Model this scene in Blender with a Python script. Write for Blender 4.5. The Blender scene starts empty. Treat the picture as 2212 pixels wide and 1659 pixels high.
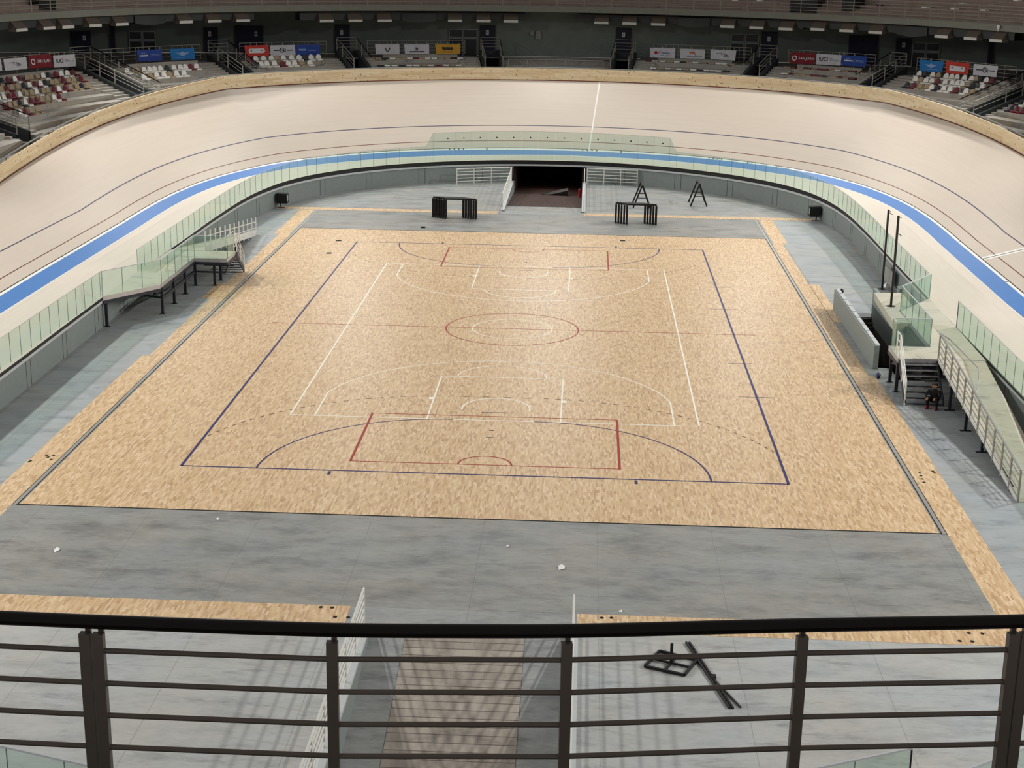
import bpy, bmesh, math, random
import numpy as np
from mathutils import Vector, Matrix
random.seed(7)
rng = np.random.default_rng(7)
scene = bpy.context.scene
COL = scene.collection
PI = math.pi
# ------------------------------------------------------------------ camera
W, H = 2212, 1659
CAMPOS = np.array([3.0477, -67.6884, 16.8185])
YAW, PITCH, ROLL, FPX = -0.044521, 0.279077, 0.015766, 3322.42
def _rot():
    f = np.array([math.sin(YAW)*math.cos(PITCH), math.cos(YAW)*math.cos(PITCH), -math.sin(PITCH)])
    r = np.array([math.cos(YAW), -math.sin(YAW), 0.0]); u = np.cross(r, f)
    c, s = math.cos(ROLL), math.sin(ROLL)
    return np.array([c*r+s*u, -s*r+c*u, f])
RC = _rot()
cd = bpy.data.cameras.new('camera'); cam = bpy.data.objects.new('camera', cd); COL.objects.link(cam)
cd.sensor_width = 36.0; cd.lens = FPX*36.0/W; cd.clip_end = 600; cd.clip_start = .1
m = Matrix.Identity(4)
for i in range(3):
    m[i][0], m[i][1], m[i][2], m[i][3] = RC[0][i], RC[1][i], -RC[2][i], CAMPOS[i]
cam.matrix_world = m
scene.camera = cam
# ------------------------------------------------------------------ colour management, world, lamps
vs = scene.view_settings
vs.view_transform = 'Standard'; vs.look = 'None'; vs.gamma = 1.0; vs.use_curve_mapping = False
vs.exposure = 0.0
w = bpy.data.worlds.new('hall_air'); scene.world = w; w.use_nodes = True
w.node_tree.nodes['Background'].inputs[0].default_value = (1.0, 0.985, 0.96, 1)
w.node_tree.nodes['Background'].inputs[1].default_value = 0.23
def lamp(loc, aim, power, size=.55, blend=.9, radius=.35, col=(1.0, .975, .93)):
    ld = bpy.data.lights.new('flood_lamp', 'SPOT'); ld.energy = power; ld.spot_size = math.radians(size); ld.spot_blend = blend
    ld.shadow_soft_size = radius; ld.color = col
    o = bpy.data.objects.new('flood_lamp', ld); COL.objects.link(o); o.location = loc
    d = Vector(aim)-Vector(loc); o.rotation_euler = d.to_track_quat('-Z', 'Y').to_euler()
    return o
for sx in (-1, 1):
    for k, y in enumerate((-44, -27, -11, 5, 21, 36)):
        lamp((sx*32, y, 18.5), (sx*10, y, 0), 13200, 108, .9, .5)
for ang in (30, 60, 90, 120, 150):
    a = math.radians(ang)
    lamp((.5+31*math.cos(a), 27+27*math.sin(a), 18.5), (.5+13*math.cos(a), 27+11*math.sin(a), 0), 5600, 112, .9, .5)
# ------------------------------------------------------------------ helpers
def lin(c):
    c = np.array(c, float)/255.0
    return tuple(np.where(c <= .04045, c/12.92, ((c+.055)/1.055)**2.4))+(1.0,)
class NT:
    def __init__(s, name):
        s.m = bpy.data.materials.new(name); s.m.use_nodes = True; s.t = s.m.node_tree
        s.b = s.t.nodes['Principled BSDF']; s.out = s.t.nodes['Material Output']
    def n(s, typ, **kw):
        nd = s.t.nodes.new(typ)
        for k, v in kw.items():
            if k.startswith('i_'):
                key = k[2:]; key = int(key) if key.isdigit() else key.replace('_', ' ')
                nd.inputs[key].default_value = v
            else: setattr(nd, k, v)
        return nd
    def l(s, a, b): s.t.links.new(a, b)
    def math(s, op, a, b=None, c=None):
        nd = s.n('ShaderNodeMath', operation=op)
        for i, v in enumerate((a, b, c)):
            if v is None: continue
            if isinstance(v, (int, float)): nd.inputs[i].default_value = v
            else: s.l(v, nd.inputs[i])
        return nd.outputs[0]
    def mix(s, f, a, b, mode='MIX'):
        nd = s.n('ShaderNodeMix', data_type='RGBA', blend_type=mode)
        for i, v in ((0, f), (6, a), (7, b)):
            if isinstance(v, (int, float, tuple)): nd.inputs[i].default_value = v
            else: s.l(v, nd.inputs[i])
        return nd.outputs[2]
    def noise(s, vec, scale, detail=3, rough=.55):
        nd = s.n('ShaderNodeTexNoise'); nd.inputs['Scale'].default_value = scale
        nd.inputs['Detail'].default_value = detail; nd.inputs['Roughness'].default_value = rough
        if vec is not None: s.l(vec, nd.inputs['Vector'])
        return nd.outputs[0]
    def ramp(s, f, stops):
        nd = s.n('ShaderNodeValToRGB'); cr = nd.color_ramp
        while len(cr.elements) < len(stops): cr.elements.new(.5)
        for e, (p, c) in zip(cr.elements, stops): e.position = p; e.color = c
        s.l(f, nd.inputs[0]); return nd.outputs[0]
    def mapping(s, vec, scale=(1, 1, 1)):
        nd = s.n('ShaderNodeMapping'); nd.inputs['Scale'].default_value = scale; s.l(vec, nd.inputs['Vector']); return nd.outputs[0]
def simple(name, c, rough=.55, metal=0.0, var=.06, scale=6.0, spec=.4):
    k = NT(name); tc = k.n('ShaderNodeTexCoord')
    nz = k.noise(tc.outputs['Object'], scale, 4)
    c0 = lin(c); lo = tuple(x*(1-var) for x in c0[:3])+(1,); hi = tuple(min(1, x*(1+var)) for x in c0[:3])+(1,)
    k.l(k.ramp(nz, [(.3, lo), (.7, hi)]), k.b.inputs['Base Color'])
    k.b.inputs['Roughness'].default_value = rough; k.b.inputs['Metallic'].default_value = metal
    k.b.inputs['Specular IOR Level'].default_value = spec
    return k.m
M = {}
def mk_concrete(name, c, rough=.5, blotch=.16, seams=True):
    k = NT(name); g = k.n('ShaderNodeNewGeometry'); P = g.outputs['Position']
    big = k.noise(k.mapping(P, (.9, 1.8, 1)), .55, 5, .65)
    fine = k.noise(k.mapping(P, (1, 3.2, 1)), 3.0, 6, .7)
    stain = k.noise(k.mapping(P, (.5, 1.4, 1)), 1.1, 6, .72)
    c0 = np.array(lin(c)[:3])
    dk = tuple(c0*(1-blotch*2)*np.array([.97, 1., 1.03]))+(1,); lt = tuple(np.minimum(1, c0*(1+blotch)))+(1,)
    a = k.ramp(big, [(.32, dk), (.5, tuple(c0)+(1,)), (.72, lt)])
    b = k.mix(.35, a, k.ramp(fine, [(.3, dk), (.7, lt)]))
    st = k.ramp(stain, [(.54, (1, 1, 1, 1)), (.70, (.64, .64, .66, 1))]); warm = k.noise(P, .28, 3); b = k.mix(1.0, b, k.ramp(warm, [(.35, (.93, .97, 1, 1)), (.65, (1, .975, .93, 1))]), 'MULTIPLY')
    b = k.mix(1.0, b, st, 'MULTIPLY')
    if seams:
        sp = k.n('ShaderNodeSeparateXYZ'); k.l(P, sp.inputs[0])
        def seam(ax, off, per, wd):
            q = k.math('FRACT', k.math('DIVIDE', k.math('ADD', ax, off), per))
            q = k.math('MULTIPLY', k.math('MINIMUM', q, k.math('SUBTRACT', 1.0, q)), per)
            return k.math('LESS_THAN', q, wd)
        q = k.math('MAXIMUM', seam(sp.outputs[0], 346.8-3.75, 3.4, .012), seam(sp.outputs[1], 400.3, 6.2, .010))
        b = k.mix(k.math('MULTIPLY', q, .30), b, (.10, .10, .10, 1))
    k.l(b, k.b.inputs['Base Color'])
    k.l(k.math('ADD', k.math('MULTIPLY', fine, .25), rough-.12), k.b.inputs['Roughness'])
    k.b.inputs['Specular IOR Level'].default_value = .35
    return k.m
M['floor'] = mk_concrete('floor_concrete', (156, 157, 156), .44, .22)
M['floor_worn'] = mk_concrete('floor_worn_concrete', (148, 148, 145), .40, .24)
M['floor_near'] = mk_concrete('floor_near_concrete', (180, 181, 180), .44, .15)
M['floor_side'] = mk_concrete('floor_side_concrete', (164, 168, 169), .44, .13)
M['terrace'] = mk_concrete('terrace_concrete', (170, 164, 156), .8, .08, False)
M['platform'] = mk_concrete('platform_boards', (196, 190, 172), .7, .05, False)
def mk_parquet():
    k = NT('parquet_staves'); g = k.n('ShaderNodeNewGeometry'); sp = k.n('ShaderNodeSeparateXYZ'); k.l(g.outputs['Position'], sp.inputs[0])
    x, y = sp.outputs[0], sp.outputs[1]
    ci = k.math('FLOOR', k.math('DIVIDE', x, .058))
    wn = k.n('ShaderNodeTexWhiteNoise', noise_dimensions='1D'); k.l(ci, wn.inputs['W'])
    yo = k.math('ADD', k.math('DIVIDE', y, .30), k.math('MULTIPLY', wn.outputs[0], 7.0))
    ri = k.math('FLOOR', yo)
    cv = k.n('ShaderNodeCombineXYZ'); k.l(ci, cv.inputs[0]); k.l(ri, cv.inputs[1])
    w2 = k.n('ShaderNodeTexWhiteNoise', noise_dimensions='2D'); k.l(cv.outputs[0], w2.inputs['Vector'])
    colr = k.ramp(w2.outputs[0], [(0, lin((180, 147, 110))), (.2, lin((199, 167, 129))), (.5, lin((210, 180, 138))), (.8, lin((217, 188, 151))), (1, lin((228, 202, 167)))])
    fx = k.math('FRACT', k.math('DIVIDE', x, .058)); fy = k.math('FRACT', yo)
    e = k.math('MAXIMUM', k.math('LESS_THAN', fx, .04), k.math('LESS_THAN', fy, .012))
    colr = k.mix(k.math('MULTIPLY', e, .18), colr, lin((120, 90, 60)))
    nz = k.noise(k.mapping(g.outputs['Position'], (14, 1.2, 1)), 2.0, 3)
    colr = k.mix(.10, colr, k.ramp(nz, [(.3, lin((150, 115, 78))), (.7, lin((240, 215, 175)))]))
    k.l(colr, k.b.inputs['Base Color']); k.b.inputs['Roughness'].default_value = .42; k.b.inputs['Specular IOR Level'].default_value = .35
    return k.m
M['parquet'] = mk_parquet()
def mk_track(name, c, boards=.05, var=.05, rough=.5):
    k = NT(name); uv = k.n('ShaderNodeUVMap', uv_map='UVMap'); sp = k.n('ShaderNodeSeparateXYZ'); k.l(uv.outputs[0], sp.inputs[0])
    u, v = sp.outputs[0], sp.outputs[1]
    vi = k.math('FLOOR', k.math('DIVIDE', v, boards))
    wn = k.n('ShaderNodeTexWhiteNoise', noise_dimensions='1D'); k.l(vi, wn.inputs['W'])
    ui = k.math('FLOOR', k.math('ADD', k.math('DIVIDE', u, 4.2), k.math('MULTIPLY', wn.outputs[0], 9.0)))
    cv = k.n('ShaderNodeCombineXYZ'); k.l(ui, cv.inputs[0]); k.l(vi, cv.inputs[1])
    w2 = k.n('ShaderNodeTexWhiteNoise', noise_dimensions='2D'); k.l(cv.outputs[0], w2.inputs['Vector'])
    c0 = np.array(lin(c)[:3])
    colr = k.ramp(w2.outputs[0], [(0, tuple(c0*(1-var))+(1,)), (.5, tuple(c0)+(1,)), (1, tuple(np.minimum(1, c0*(1+var*.6)))+(1,))])
    nz = k.noise(k.mapping(uv.outputs[0], (.25, 1.6, 1)), 1.6, 4)
    colr = k.mix(1.0, colr, k.ramp(nz, [(.35, (.975, .97, .965, 1)), (.65, (1, 1, 1, 1))]), 'MULTIPLY')
    k.l(colr, k.b.inputs['Base Color']); k.b.inputs['Roughness'].default_value = rough; k.b.inputs['Specular IOR Level'].default_value = .3
    return k.m
M['track'] = mk_track('track_pine', (196, 184, 171), .05, .022)
M['deck'] = mk_track('deck_boards', (210, 201, 188), .12, .02, .6)
def mk_fence():
    k = NT('fence_knotty_pine'); uv = k.n('ShaderNodeUVMap', uv_map='UVMap'); sp = k.n('ShaderNodeSeparateXYZ'); k.l(uv.outputs[0], sp.inputs[0])
    vi = k.math('FLOOR', k.math('DIVIDE', sp.outputs[1], .17))
    ui = k.math('FLOOR', k.math('ADD', k.math('DIVIDE', sp.outputs[0], 2.4), k.math('MULTIPLY', vi, .37)))
    cv = k.n('ShaderNodeCombineXYZ'); k.l(ui, cv.inputs[0]); k.l(vi, cv.inputs[1])
    w2 = k.n('ShaderNodeTexWhiteNoise', noise_dimensions='2D'); k.l(cv.outputs[0], w2.inputs['Vector'])
    colr = k.ramp(w2.outputs[0], [(0, lin((220, 194, 152))), (.5, lin((232, 209, 170))), (1, lin((240, 221, 186)))])
    vn = k.n('ShaderNodeTexVoronoi'); vn.inputs['Scale'].default_value = 3.0; k.l(uv.outputs[0], vn.inputs['Vector'])
    kn = k.ramp(vn.outputs['Distance'], [(.10, (.40, .28, .18, 1)), (.20, (1, 1, 1, 1))])
    gr = k.noise(k.mapping(uv.outputs[0], (1.2, 14, 1)), 1.5, 4)
    colr = k.mix(1.0, colr, kn, 'MULTIPLY')
    colr = k.mix(1.0, colr, k.ramp(gr, [(.3, (.80, .76, .70, 1)), (.55, (1, 1, 1, 1))]), 'MULTIPLY')
    k.l(colr, k.b.inputs['Base Color']); k.b.inputs['Roughness'].default_value = .6
    return k.m
M['pine'] = mk_fence()
def mk_glass(name, tint, rough=.03, milk=.10):
    k = NT(name); k.t.nodes.remove(k.b)
    tr = k.n('ShaderNodeBsdfTransparent'); tr.inputs[0].default_value = tint
    gl = k.n('ShaderNodeBsdfGlossy'); gl.inputs['Roughness'].default_value = rough; gl.inputs[0].default_value = (.8, .9, .85, 1)
    df = k.n('ShaderNodeBsdfDiffuse'); df.inputs[0].default_value = lin((166, 198, 186))
    lw = k.n('ShaderNodeLayerWeight'); lw.inputs[0].default_value = .5; frv = k.math('ADD', k.math('MULTIPLY', k.math('POWER', lw.outputs['Facing'], 4.0), .30), .02)
    m1 = k.n('ShaderNodeMixShader'); m1.inputs[0].default_value = milk; k.l(tr.outputs[0], m1.inputs[1]); k.l(df.outputs[0], m1.inputs[2])
    m2 = k.n('ShaderNodeMixShader'); k.l(frv, m2.inputs[0]); k.l(m1.outputs[0], m2.inputs[1]); k.l(gl.outputs[0], m2.inputs[2])
    k.l(m2.outputs[0], k.out.inputs['Surface']); return k.m
M['glass'] = mk_glass('green_glass', (.895, .948, .925, 1))
S_edge = None
def mk_planks():
    k = NT('ramp_grooved_boards'); g = k.n('ShaderNodeNewGeometry'); P = g.outputs['Position']; sp = k.n('ShaderNodeSeparateXYZ'); k.l(P, sp.inputs[0])
    q = k.math('FRACT', k.math('DIVIDE', sp.outputs[1], .30)); ed = k.math('LESS_THAN', q, .10)
    ri = k.math('FLOOR', k.math('DIVIDE', sp.outputs[1], .30)); wn = k.n('ShaderNodeTexWhiteNoise', noise_dimensions='1D'); k.l(ri, wn.inputs['W'])
    c = k.ramp(wn.outputs[0], [(0, lin((158, 149, 140))), (1, lin((176, 167, 157)))])
    st = k.noise(k.mapping(P, (1.6, .45, 1)), 1.8, 5, .65)
    c = k.mix(1.0, c, k.ramp(st, [(.40, (.74, .73, .72, 1)), (.60, (1, 1, 1, 1))]), 'MULTIPLY')
    c = k.mix(k.math('MULTIPLY', ed, .7), c, lin((70, 62, 55)))
    k.l(c, k.b.inputs['Base Color']); k.b.inputs['Roughness'].default_value = .8; return k.m
M['planks'] = mk_planks()
def S(key, c, rough=.55, metal=0.0, var=.05, scale=5.0, spec=.4): M[key] = simple('paint_'+key, c, rough, metal, var, scale, spec)
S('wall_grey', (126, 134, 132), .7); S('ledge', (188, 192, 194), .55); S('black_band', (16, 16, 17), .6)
S('blue', (74, 122, 184), .45, 0, .03); S('white_line', (222, 222, 216), .5, 0, .02); S('black_line', (52, 44, 40), .5, 0, .05)
S('top_red', (112, 54, 42), .5); S('red_line', (100, 54, 44), .5, 0, .05); S('stayer', (70, 70, 92), .5, 0, .05)
S('court_navy', (40, 36, 96), .5); S('court_red', (158, 42, 30), .5); S('court_white', (244, 240, 226), .5, 0, .02); S('court_brown', (88, 66, 48), .6)
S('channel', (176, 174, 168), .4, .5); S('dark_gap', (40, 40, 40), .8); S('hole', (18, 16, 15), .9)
S('white_metal', (214, 214, 208), .45); S('grey_metal', (150, 152, 150), .45, .3); S('pale_rail', (142, 140, 131), .5)
S('navy_steel', (36, 38, 50), .5); S('dark_steel', (40, 38, 38), .5, .2); S('black', (14, 14, 15), .5); S('tread', (46, 48, 54), .55)
S('rail_brown', (112, 102, 94), .4, .25); S('handrail_dark', (24, 17, 15), .22, .35, .1); S('arena_wall', (118, 125, 120), .8, 0, .08, 1.2)
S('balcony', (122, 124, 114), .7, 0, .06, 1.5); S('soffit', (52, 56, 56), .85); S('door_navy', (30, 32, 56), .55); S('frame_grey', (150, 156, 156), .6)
S('pane_dark', (44, 46, 52), .3); S('sign_white', (214, 216, 214), .6); S('box_grey', (140, 142, 140), .6)
S('duct', (66, 70, 72), .6); S('hood', (132, 120, 112), .6); S('lip', (226, 226, 222), .5)
S('seat_white', (240, 238, 232), .5); S('seat_red', (110, 16, 36), .5); S('seat_tan', (172, 152, 122), .55); S('seat_black', (34, 34, 44), .5)
S('ban_white', (206, 206, 212), .75); S('ban_red', (128, 30, 42), .75); S('ban_orange', (204, 66, 54), .75); S('ban_blue', (44, 74, 158), .75); S('ban_sky', (40, 122, 192), .75); S('ban_yellow', (210, 160, 56), .75)
S('ink_dark', (44, 46, 56), .8); S('ink_grey', (136, 138, 148), .8); S('ink_white', (228, 228, 232), .8); S('ink_blue', (60, 76, 150), .8); S('ink_red', (170, 40, 44), .8); S('ink_orange', (206, 116, 60), .8); S('ink_pale', (150, 178, 222), .8)
S('tunnel', (66, 47, 42), .9, 0, .15, .8); S('tunnel_wall', (52, 48, 46), .9); S('pit', (70, 58, 50), .9)
S('skin', (176, 122, 92), .6); S('hair', (24, 18, 16), .7); S('cloth_black', (16, 16, 18), .8); S('shoe_red', (150, 24, 28), .6)
S('paper', (232, 232, 232), .7); S('upper_step', (150, 133, 124), .85, 0, .08, 1.5); S('cap_metal', (196, 198, 198), .4, .3); S('silver', (186, 186, 188), .35, .6)
S('glass_edge', (70, 96, 84), .4)
# ---- mesh builder
class MB:
    def __init__(s): s.v = []; s.f = []; s.mi = []; s.uv = {}
    def add(s, vs, fs, mi=0):
        o = len(s.v); s.v += [tuple(float(c) for c in p) for p in vs]
        for f in fs: s.f.append(tuple(i+o for i in f)); s.mi.append(mi)
        return s
    def prism(s, poly, z0, z1, mi=0):
        n = len(poly); ar = sum(poly[i][0]*poly[(i+1) % n][1]-poly[(i+1) % n][0]*poly[i][1] for i in range(n))
        if ar < 0: poly = poly[::-1]
        Z0 = z0 if hasattr(z0, '__len__') else [z0]*n; Z1 = z1 if hasattr(z1, '__len__') else [z1]*n
        if ar < 0 and hasattr(z0, '__len__'): Z0 = Z0[::-1]
        if ar < 0 and hasattr(z1, '__len__'): Z1 = Z1[::-1]
        vs = [(p[0], p[1], Z0[i]) for i, p in enumerate(poly)]+[(p[0], p[1], Z1[i]) for i, p in enumerate(poly)]
        fs = [tuple(range(n-1, -1, -1)), tuple(range(n, 2*n))]+[(i, (i+1) % n, n+(i+1) % n, n+i) for i in range(n)]
        return s.add(vs, fs, mi)
    def box(s, x0, x1, y0, y1, z0, z1, mi=0):
        return s.prism([(x0, y0), (x1, y0), (x1, y1), (x0, y1)], min(z0, z1), max(z0, z1), mi)
    def obox(s, c, ax, ay, az, mi=0):   # centre + half-axis vectors
        c = np.array(c, float); ax, ay, az = (np.array(q, float) for q in (ax, ay, az))
        vs = [c+i*ax+j*ay+k*az for k in (-1, 1) for j in (-1, 1) for i in (-1, 1)]
        return s.add(vs, [(0, 2, 3, 1), (4, 5, 7, 6), (0, 1, 5, 4), (2, 6, 7, 3), (0, 4, 6, 2), (1, 3, 7, 5)], mi)
    def bar(s, p0, p1, wd, ht, mi=0, up=(0, 0, 1)):
        p0 = np.array(p0, float); p1 = np.array(p1, float); d = p1-p0; L = np.linalg.norm(d); d = d/L
        up = np.array(up, float)
        if abs(d@up) > .98: up = np.array([0, 1.0, 0])
        sd = np.cross(d, up); sd /= np.linalg.norm(sd); u = np.cross(sd, d)
        return s.obox((p0+p1)/2, d*L/2, sd*wd/2, u*ht/2, mi)
    def tube(s, pts, r, n=8, mi=0, cap=True):
        pts = [np.array(p, float) for p in pts]; rings = []
        for i, p in enumerate(pts):
            d = pts[min(i+1, len(pts)-1)]-pts[max(i-1, 0)]; d /= np.linalg.norm(d)
            up = np.array([0, 0, 1.0]) if abs(d[2]) < .95 else np.array([0, 1.0, 0])
            a = np.cross(d, up); a /= np.linalg.norm(a); b = np.cross(a, d)
            rr = r[i] if hasattr(r, '__len__') else r
            rings.append([p+rr*(math.cos(t)*a+math.sin(t)*b) for t in np.linspace(0, 2*PI, n, endpoint=False)])
        vs = [q for R in rings for q in R]; fs = []
        for i in range(len(pts)-1):
            for j in range(n): fs.append((i*n+j, i*n+(j+1) % n, (i+1)*n+(j+1) % n, (i+1)*n+j))
        if cap: fs += [tuple(range(n)), tuple(range((len(pts)-1)*n+n-1, (len(pts)-1)*n-1, -1))]
        return s.add(vs, fs, mi)
    def strip(s, A, B, mi=0, uvA=None, uvB=None, close=False):
        n = len(A); o = len(s.v); f0 = len(s.f)
        fs = [(i, i+1, n+i+1, n+i) for i in range(n-1)]
        s.add(list(A)+list(B), fs, mi)
        if uvA is not None:
            for i in range(n): s.uv[o+i] = uvA[i]; s.uv[o+n+i] = uvB[i]
        return s
    def build(s, name, mats, parent=None, smooth=False, world=True):
        me = bpy.data.meshes.new(name)
        off = np.array(parent.location) if (parent is not None and world) else np.zeros(3)
        if parent is not None and world and parent.parent is not None: off = off+np.array(parent.parent.location)
        me.from_pydata([tuple(np.array(p)-off) for p in s.v], [], s.f); me.validate(clean_customdata=False)
        if not isinstance(mats, (list, tuple)): mats = [mats]
        for q in mats: me.materials.append(M[q] if isinstance(q, str) else q)
        if len(mats) > 1 and len(me.polygons) == len(s.mi):
            me.polygons.foreach_set('material_index', s.mi)
        if s.uv:
            L = me.uv_layers.new(name='UVMap')
            for lp in me.loops: L.data[lp.index].uv = s.uv.get(lp.vertex_index, (0, 0))
        bm = bmesh.new(); bm.from_mesh(me)
        if not s.uv: bmesh.ops.recalc_face_normals(bm, faces=bm.faces)
        bm.to_mesh(me); bm.free()
        if smooth:
            for p in me.polygons: p.use_smooth = True
        o = bpy.data.objects.new(name, me); COL.objects.link(o)
        if parent is not None: o.parent = parent
        return o
def tag(o, label=None, cat=None, group=None, kind=None):
    for k_, v in (('label', label), ('category', cat), ('group', group), ('kind', kind)):
        if v: o[k_] = v
    return o
def thing(name, loc, label, cat, group=None, rz=0.0):
    o = bpy.data.objects.new(name, None); COL.objects.link(o); o.location = loc; o.rotation_euler = (0, 0, rz); o.empty_display_size = .2
    return tag(o, label, cat, group)
def copy_tree(o, parent=None):
    c = o.copy(); COL.objects.link(c)
    if parent is not None: c.parent = parent
    for ch in list(o.children): copy_tree(ch, c)
    return c
def struct(o): o['kind'] = 'structure'; return o
# ---- pixel -> world
def ray(u, v):
    d = np.array([(u-W/2)/FPX, -(v-H/2)/FPX, 1.0])@RC
    return d/np.linalg.norm(d)
def at(u, v, z=0.0):
    d = ray(u, v); return CAMPOS+d*(z-CAMPOS[2])/d[2]
def atax(u, v, ax, val):
    d = ray(u, v); return CAMPOS+d*(val-CAMPOS[ax])/d[ax]
ORD = ['zeroth', 'first', 'second', 'third', 'fourth', 'fifth', 'sixth', 'seventh', 'eighth', 'ninth', 'tenth', 'eleventh', 'twelfth', 'thirteenth', 'fourteenth', 'fifteenth', 'sixteenth', 'seventeenth', 'eighteenth', 'nineteenth', 'twentieth']
# ------------------------------------------------------------------ track geometry (fitted plan: straights, clothoids, bend)
XC, Y1, LT, RB, B0, B1, Z0, Z1, PSI = .52882, 13.245, 23.6929, 21.3259, .267528, .701278, 2.049, .2616, -.0059563
def _half():
    k = 1/RB; Lc = (PI-LT*k)*RB; L = 2*LT+Lc; s = np.linspace(0, L, 321); ds = s[1]-s[0]
    kk = np.where(s < LT, s/LT, np.where(s > L-LT, (L-s)/LT, 1.0)); kap = kk*k
    th = np.concatenate([[0], np.cumsum((kap[1:]+kap[:-1])/2*ds)])
    dx, dy = -np.sin(th), np.cos(th)
    x = np.concatenate([[0], np.cumsum((dx[1:]+dx[:-1])/2*ds)]); y = np.concatenate([[0], np.cumsum((dy[1:]+dy[:-1])/2*ds)])
    a = -x[-1]/2; x = x+a; y = y+Y1; n = 22
    ys = np.linspace(0, Y1, n+1)[:-1]
    X = np.concatenate([np.full(n, a), x, np.full(n, -a)]); Y = np.concatenate([ys, y, ys[::-1]])
    NX = np.concatenate([np.ones(n), np.cos(th), -np.ones(n)]); NY = np.concatenate([np.zeros(n), np.sin(th), np.zeros(n)])
    K = np.clip(np.concatenate([np.zeros(n), kk, np.zeros(n)]), 0, 1)
    c, q = math.cos(PSI), math.sin(PSI)
    return np.stack([c*X-q*Y+XC, q*X+c*Y], 1), np.stack([c*NX-q*NY, q*NX+c*NY], 1), K
TP, TN, TK = _half()
TS = np.concatenate([[0], np.cumsum(np.hypot(*np.diff(TP, axis=0).T))]); TS = TS-TS[np.argmax(TP[:, 1])]
def pos(s, d):
    return np.array([np.interp(s, TS, TP[:, 0])+d*np.interp(s, TS, TN[:, 0]), np.interp(s, TS, TP[:, 1])+d*np.interp(s, TS, TN[:, 1])])
def nrm(s):
    q = np.array([np.interp(s, TS, TN[:, 0]), np.interp(s, TS, TN[:, 1])]); return q/np.linalg.norm(q)
def kof(s): return float(np.interp(s, TS, TK))
def fas_d(s):
    s = np.asarray(s, float)
    return sum(_fd(s+o) for o in (-6, -4, -2, 0, 2, 4, 6))/7
def _fd(s):
    return np.interp(abs(s), [0, 5, 10, 15, 20, 26, 33, 41, 48, 200], [1.0, 1.1, 1.35, 1.75, 2.05, 2.75, 3.65, 3.9, 3.8, 3.8])-np.clip(s/40, -1, 1)*.1
def zfas(s): return 1.41+.14*np.interp(s, TS, TK)
def sd(p):
    A = TP[:-1]; D = TP[1:]-A; t = np.clip(((p[:2]-A)*D).sum(1)/(D**2).sum(1), 0, 1); C = A+D*t[:, None]-p[:2]
    j = int(np.argmin((C**2).sum(1))); s = TS[j]+t[j]*(TS[j+1]-TS[j]); sg = np.sign((p[:2]-(A[j]+D[j]*t[j]))@TN[j])
    return s, sg*math.sqrt((C[j]**2).sum())
def solve(u, v, fun):      # first point on the pixel's ray where fun(point) changes sign
    r = ray(u, v); ts = np.linspace(70, 190, 241); last = None
    for t in ts:
        q = CAMPOS+r*t
        f = fun(q)
        if last is not None and last[1]*f <= 0:
            a, b = last[0], t
            for _ in range(30):
                mm = (a+b)/2
                if fun(CAMPOS+r*mm)*last[1] > 0: a = mm
                else: b = mm
            return CAMPOS+r*a
        last = (t, f)
    return CAMPOS+r*130
def on_d(u, v, d): return solve(u, v, lambda q: (sd(q)[1] if q[1] > 8 else -5)-d)
def zprof(d): return 7.75-.325*(15.1-d)
def on_prof(u, v, dz=0.0):
    return solve(u, v, lambda q: 1.0 if (q[1] < 8 or sd(q)[1] < 4) else q[2]-zprof(sd(q)[1])-dz)
# whole loop: far half, then its mirror
S_ = TS; half = dict(P=TP, N=TN, K=TK, S=TS)
LP = np.concatenate([TP, (TP*[1, -1])[::-1][1:-1]]); LN = np.concatenate([TN, (TN*[1, -1])[::-1][1:-1]])
LK = np.concatenate([TK, TK[::-1][1:-1]]); LSr = np.concatenate([TS, TS[::-1][1:-1]])
def closed(a): return np.concatenate([a, a[:1]])
LP, LN, LK, LSr = (closed(q) for q in (LP, LN, LK, LSr))
LU = np.concatenate([[0], np.cumsum(np.hypot(*np.diff(LP, axis=0).T))])
def surf(wv, dz=0.0, sel=slice(None)):
    """points at sloped distance wv outward of the measuring line (negative = down the apron)"""
    P, N, K, sr = LP[sel], LN[sel], LK[sel], LSr[sel]
    wv = np.broadcast_to(np.asarray(wv, float), (len(P),))
    B = B0+(B1-B0)*K; Zb = Z0+Z1*K; D = fas_d(sr); zf = 1.41+.14*K
    up = wv >= 0
    h = np.where(up, wv*np.cos(B), wv); z = np.where(up, Zb+wv*np.sin(B), Zb+(zf-Zb)*(-wv)/D)
    return np.column_stack([P+N*h[:, None], z+dz])
def blue_lo(): return -np.interp(abs(LSr), [0, 10, 17, 25, 40, 65, 200], [.58, .74, .93, 1.03, 1.06, 1.12, 1.12])
trk = thing('cycling_track', (0.5, 0, 0), 'banked pale pine cycling track sweeping around the sports court, with a blue inner band', 'track')
def band(mb, w0, w1, mi, dz=0.0, sel=slice(None)):
    A, B = surf(w0, dz, sel), surf(w1, dz, sel); u = LU[sel]
    a0 = np.broadcast_to(np.asarray(w0, float), u.shape); b0 = np.broadcast_to(np.asarray(w1, float), u.shape)
    mb.strip(A, B, mi, np.column_stack([u, a0]), np.column_stack([u, b0]))
mb = MB(); edges = [-.03, .03, .67, .73, 2.205, 2.275, 6.9, 6.97]
band(mb, -.18, -.03, 1); band(mb, -.03, .03, 2); band(mb, .03, .67, 0); band(mb, .67, .73, 3); band(mb, .73, 2.2, 0); band(mb, 2.2, 2.28, 4)
for a, b in ((2.28, 4.0), (4.0, 5.5), (5.5, 6.9)): band(mb, a, b, 0)
band(mb, 6.91, 6.99, 5)
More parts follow.
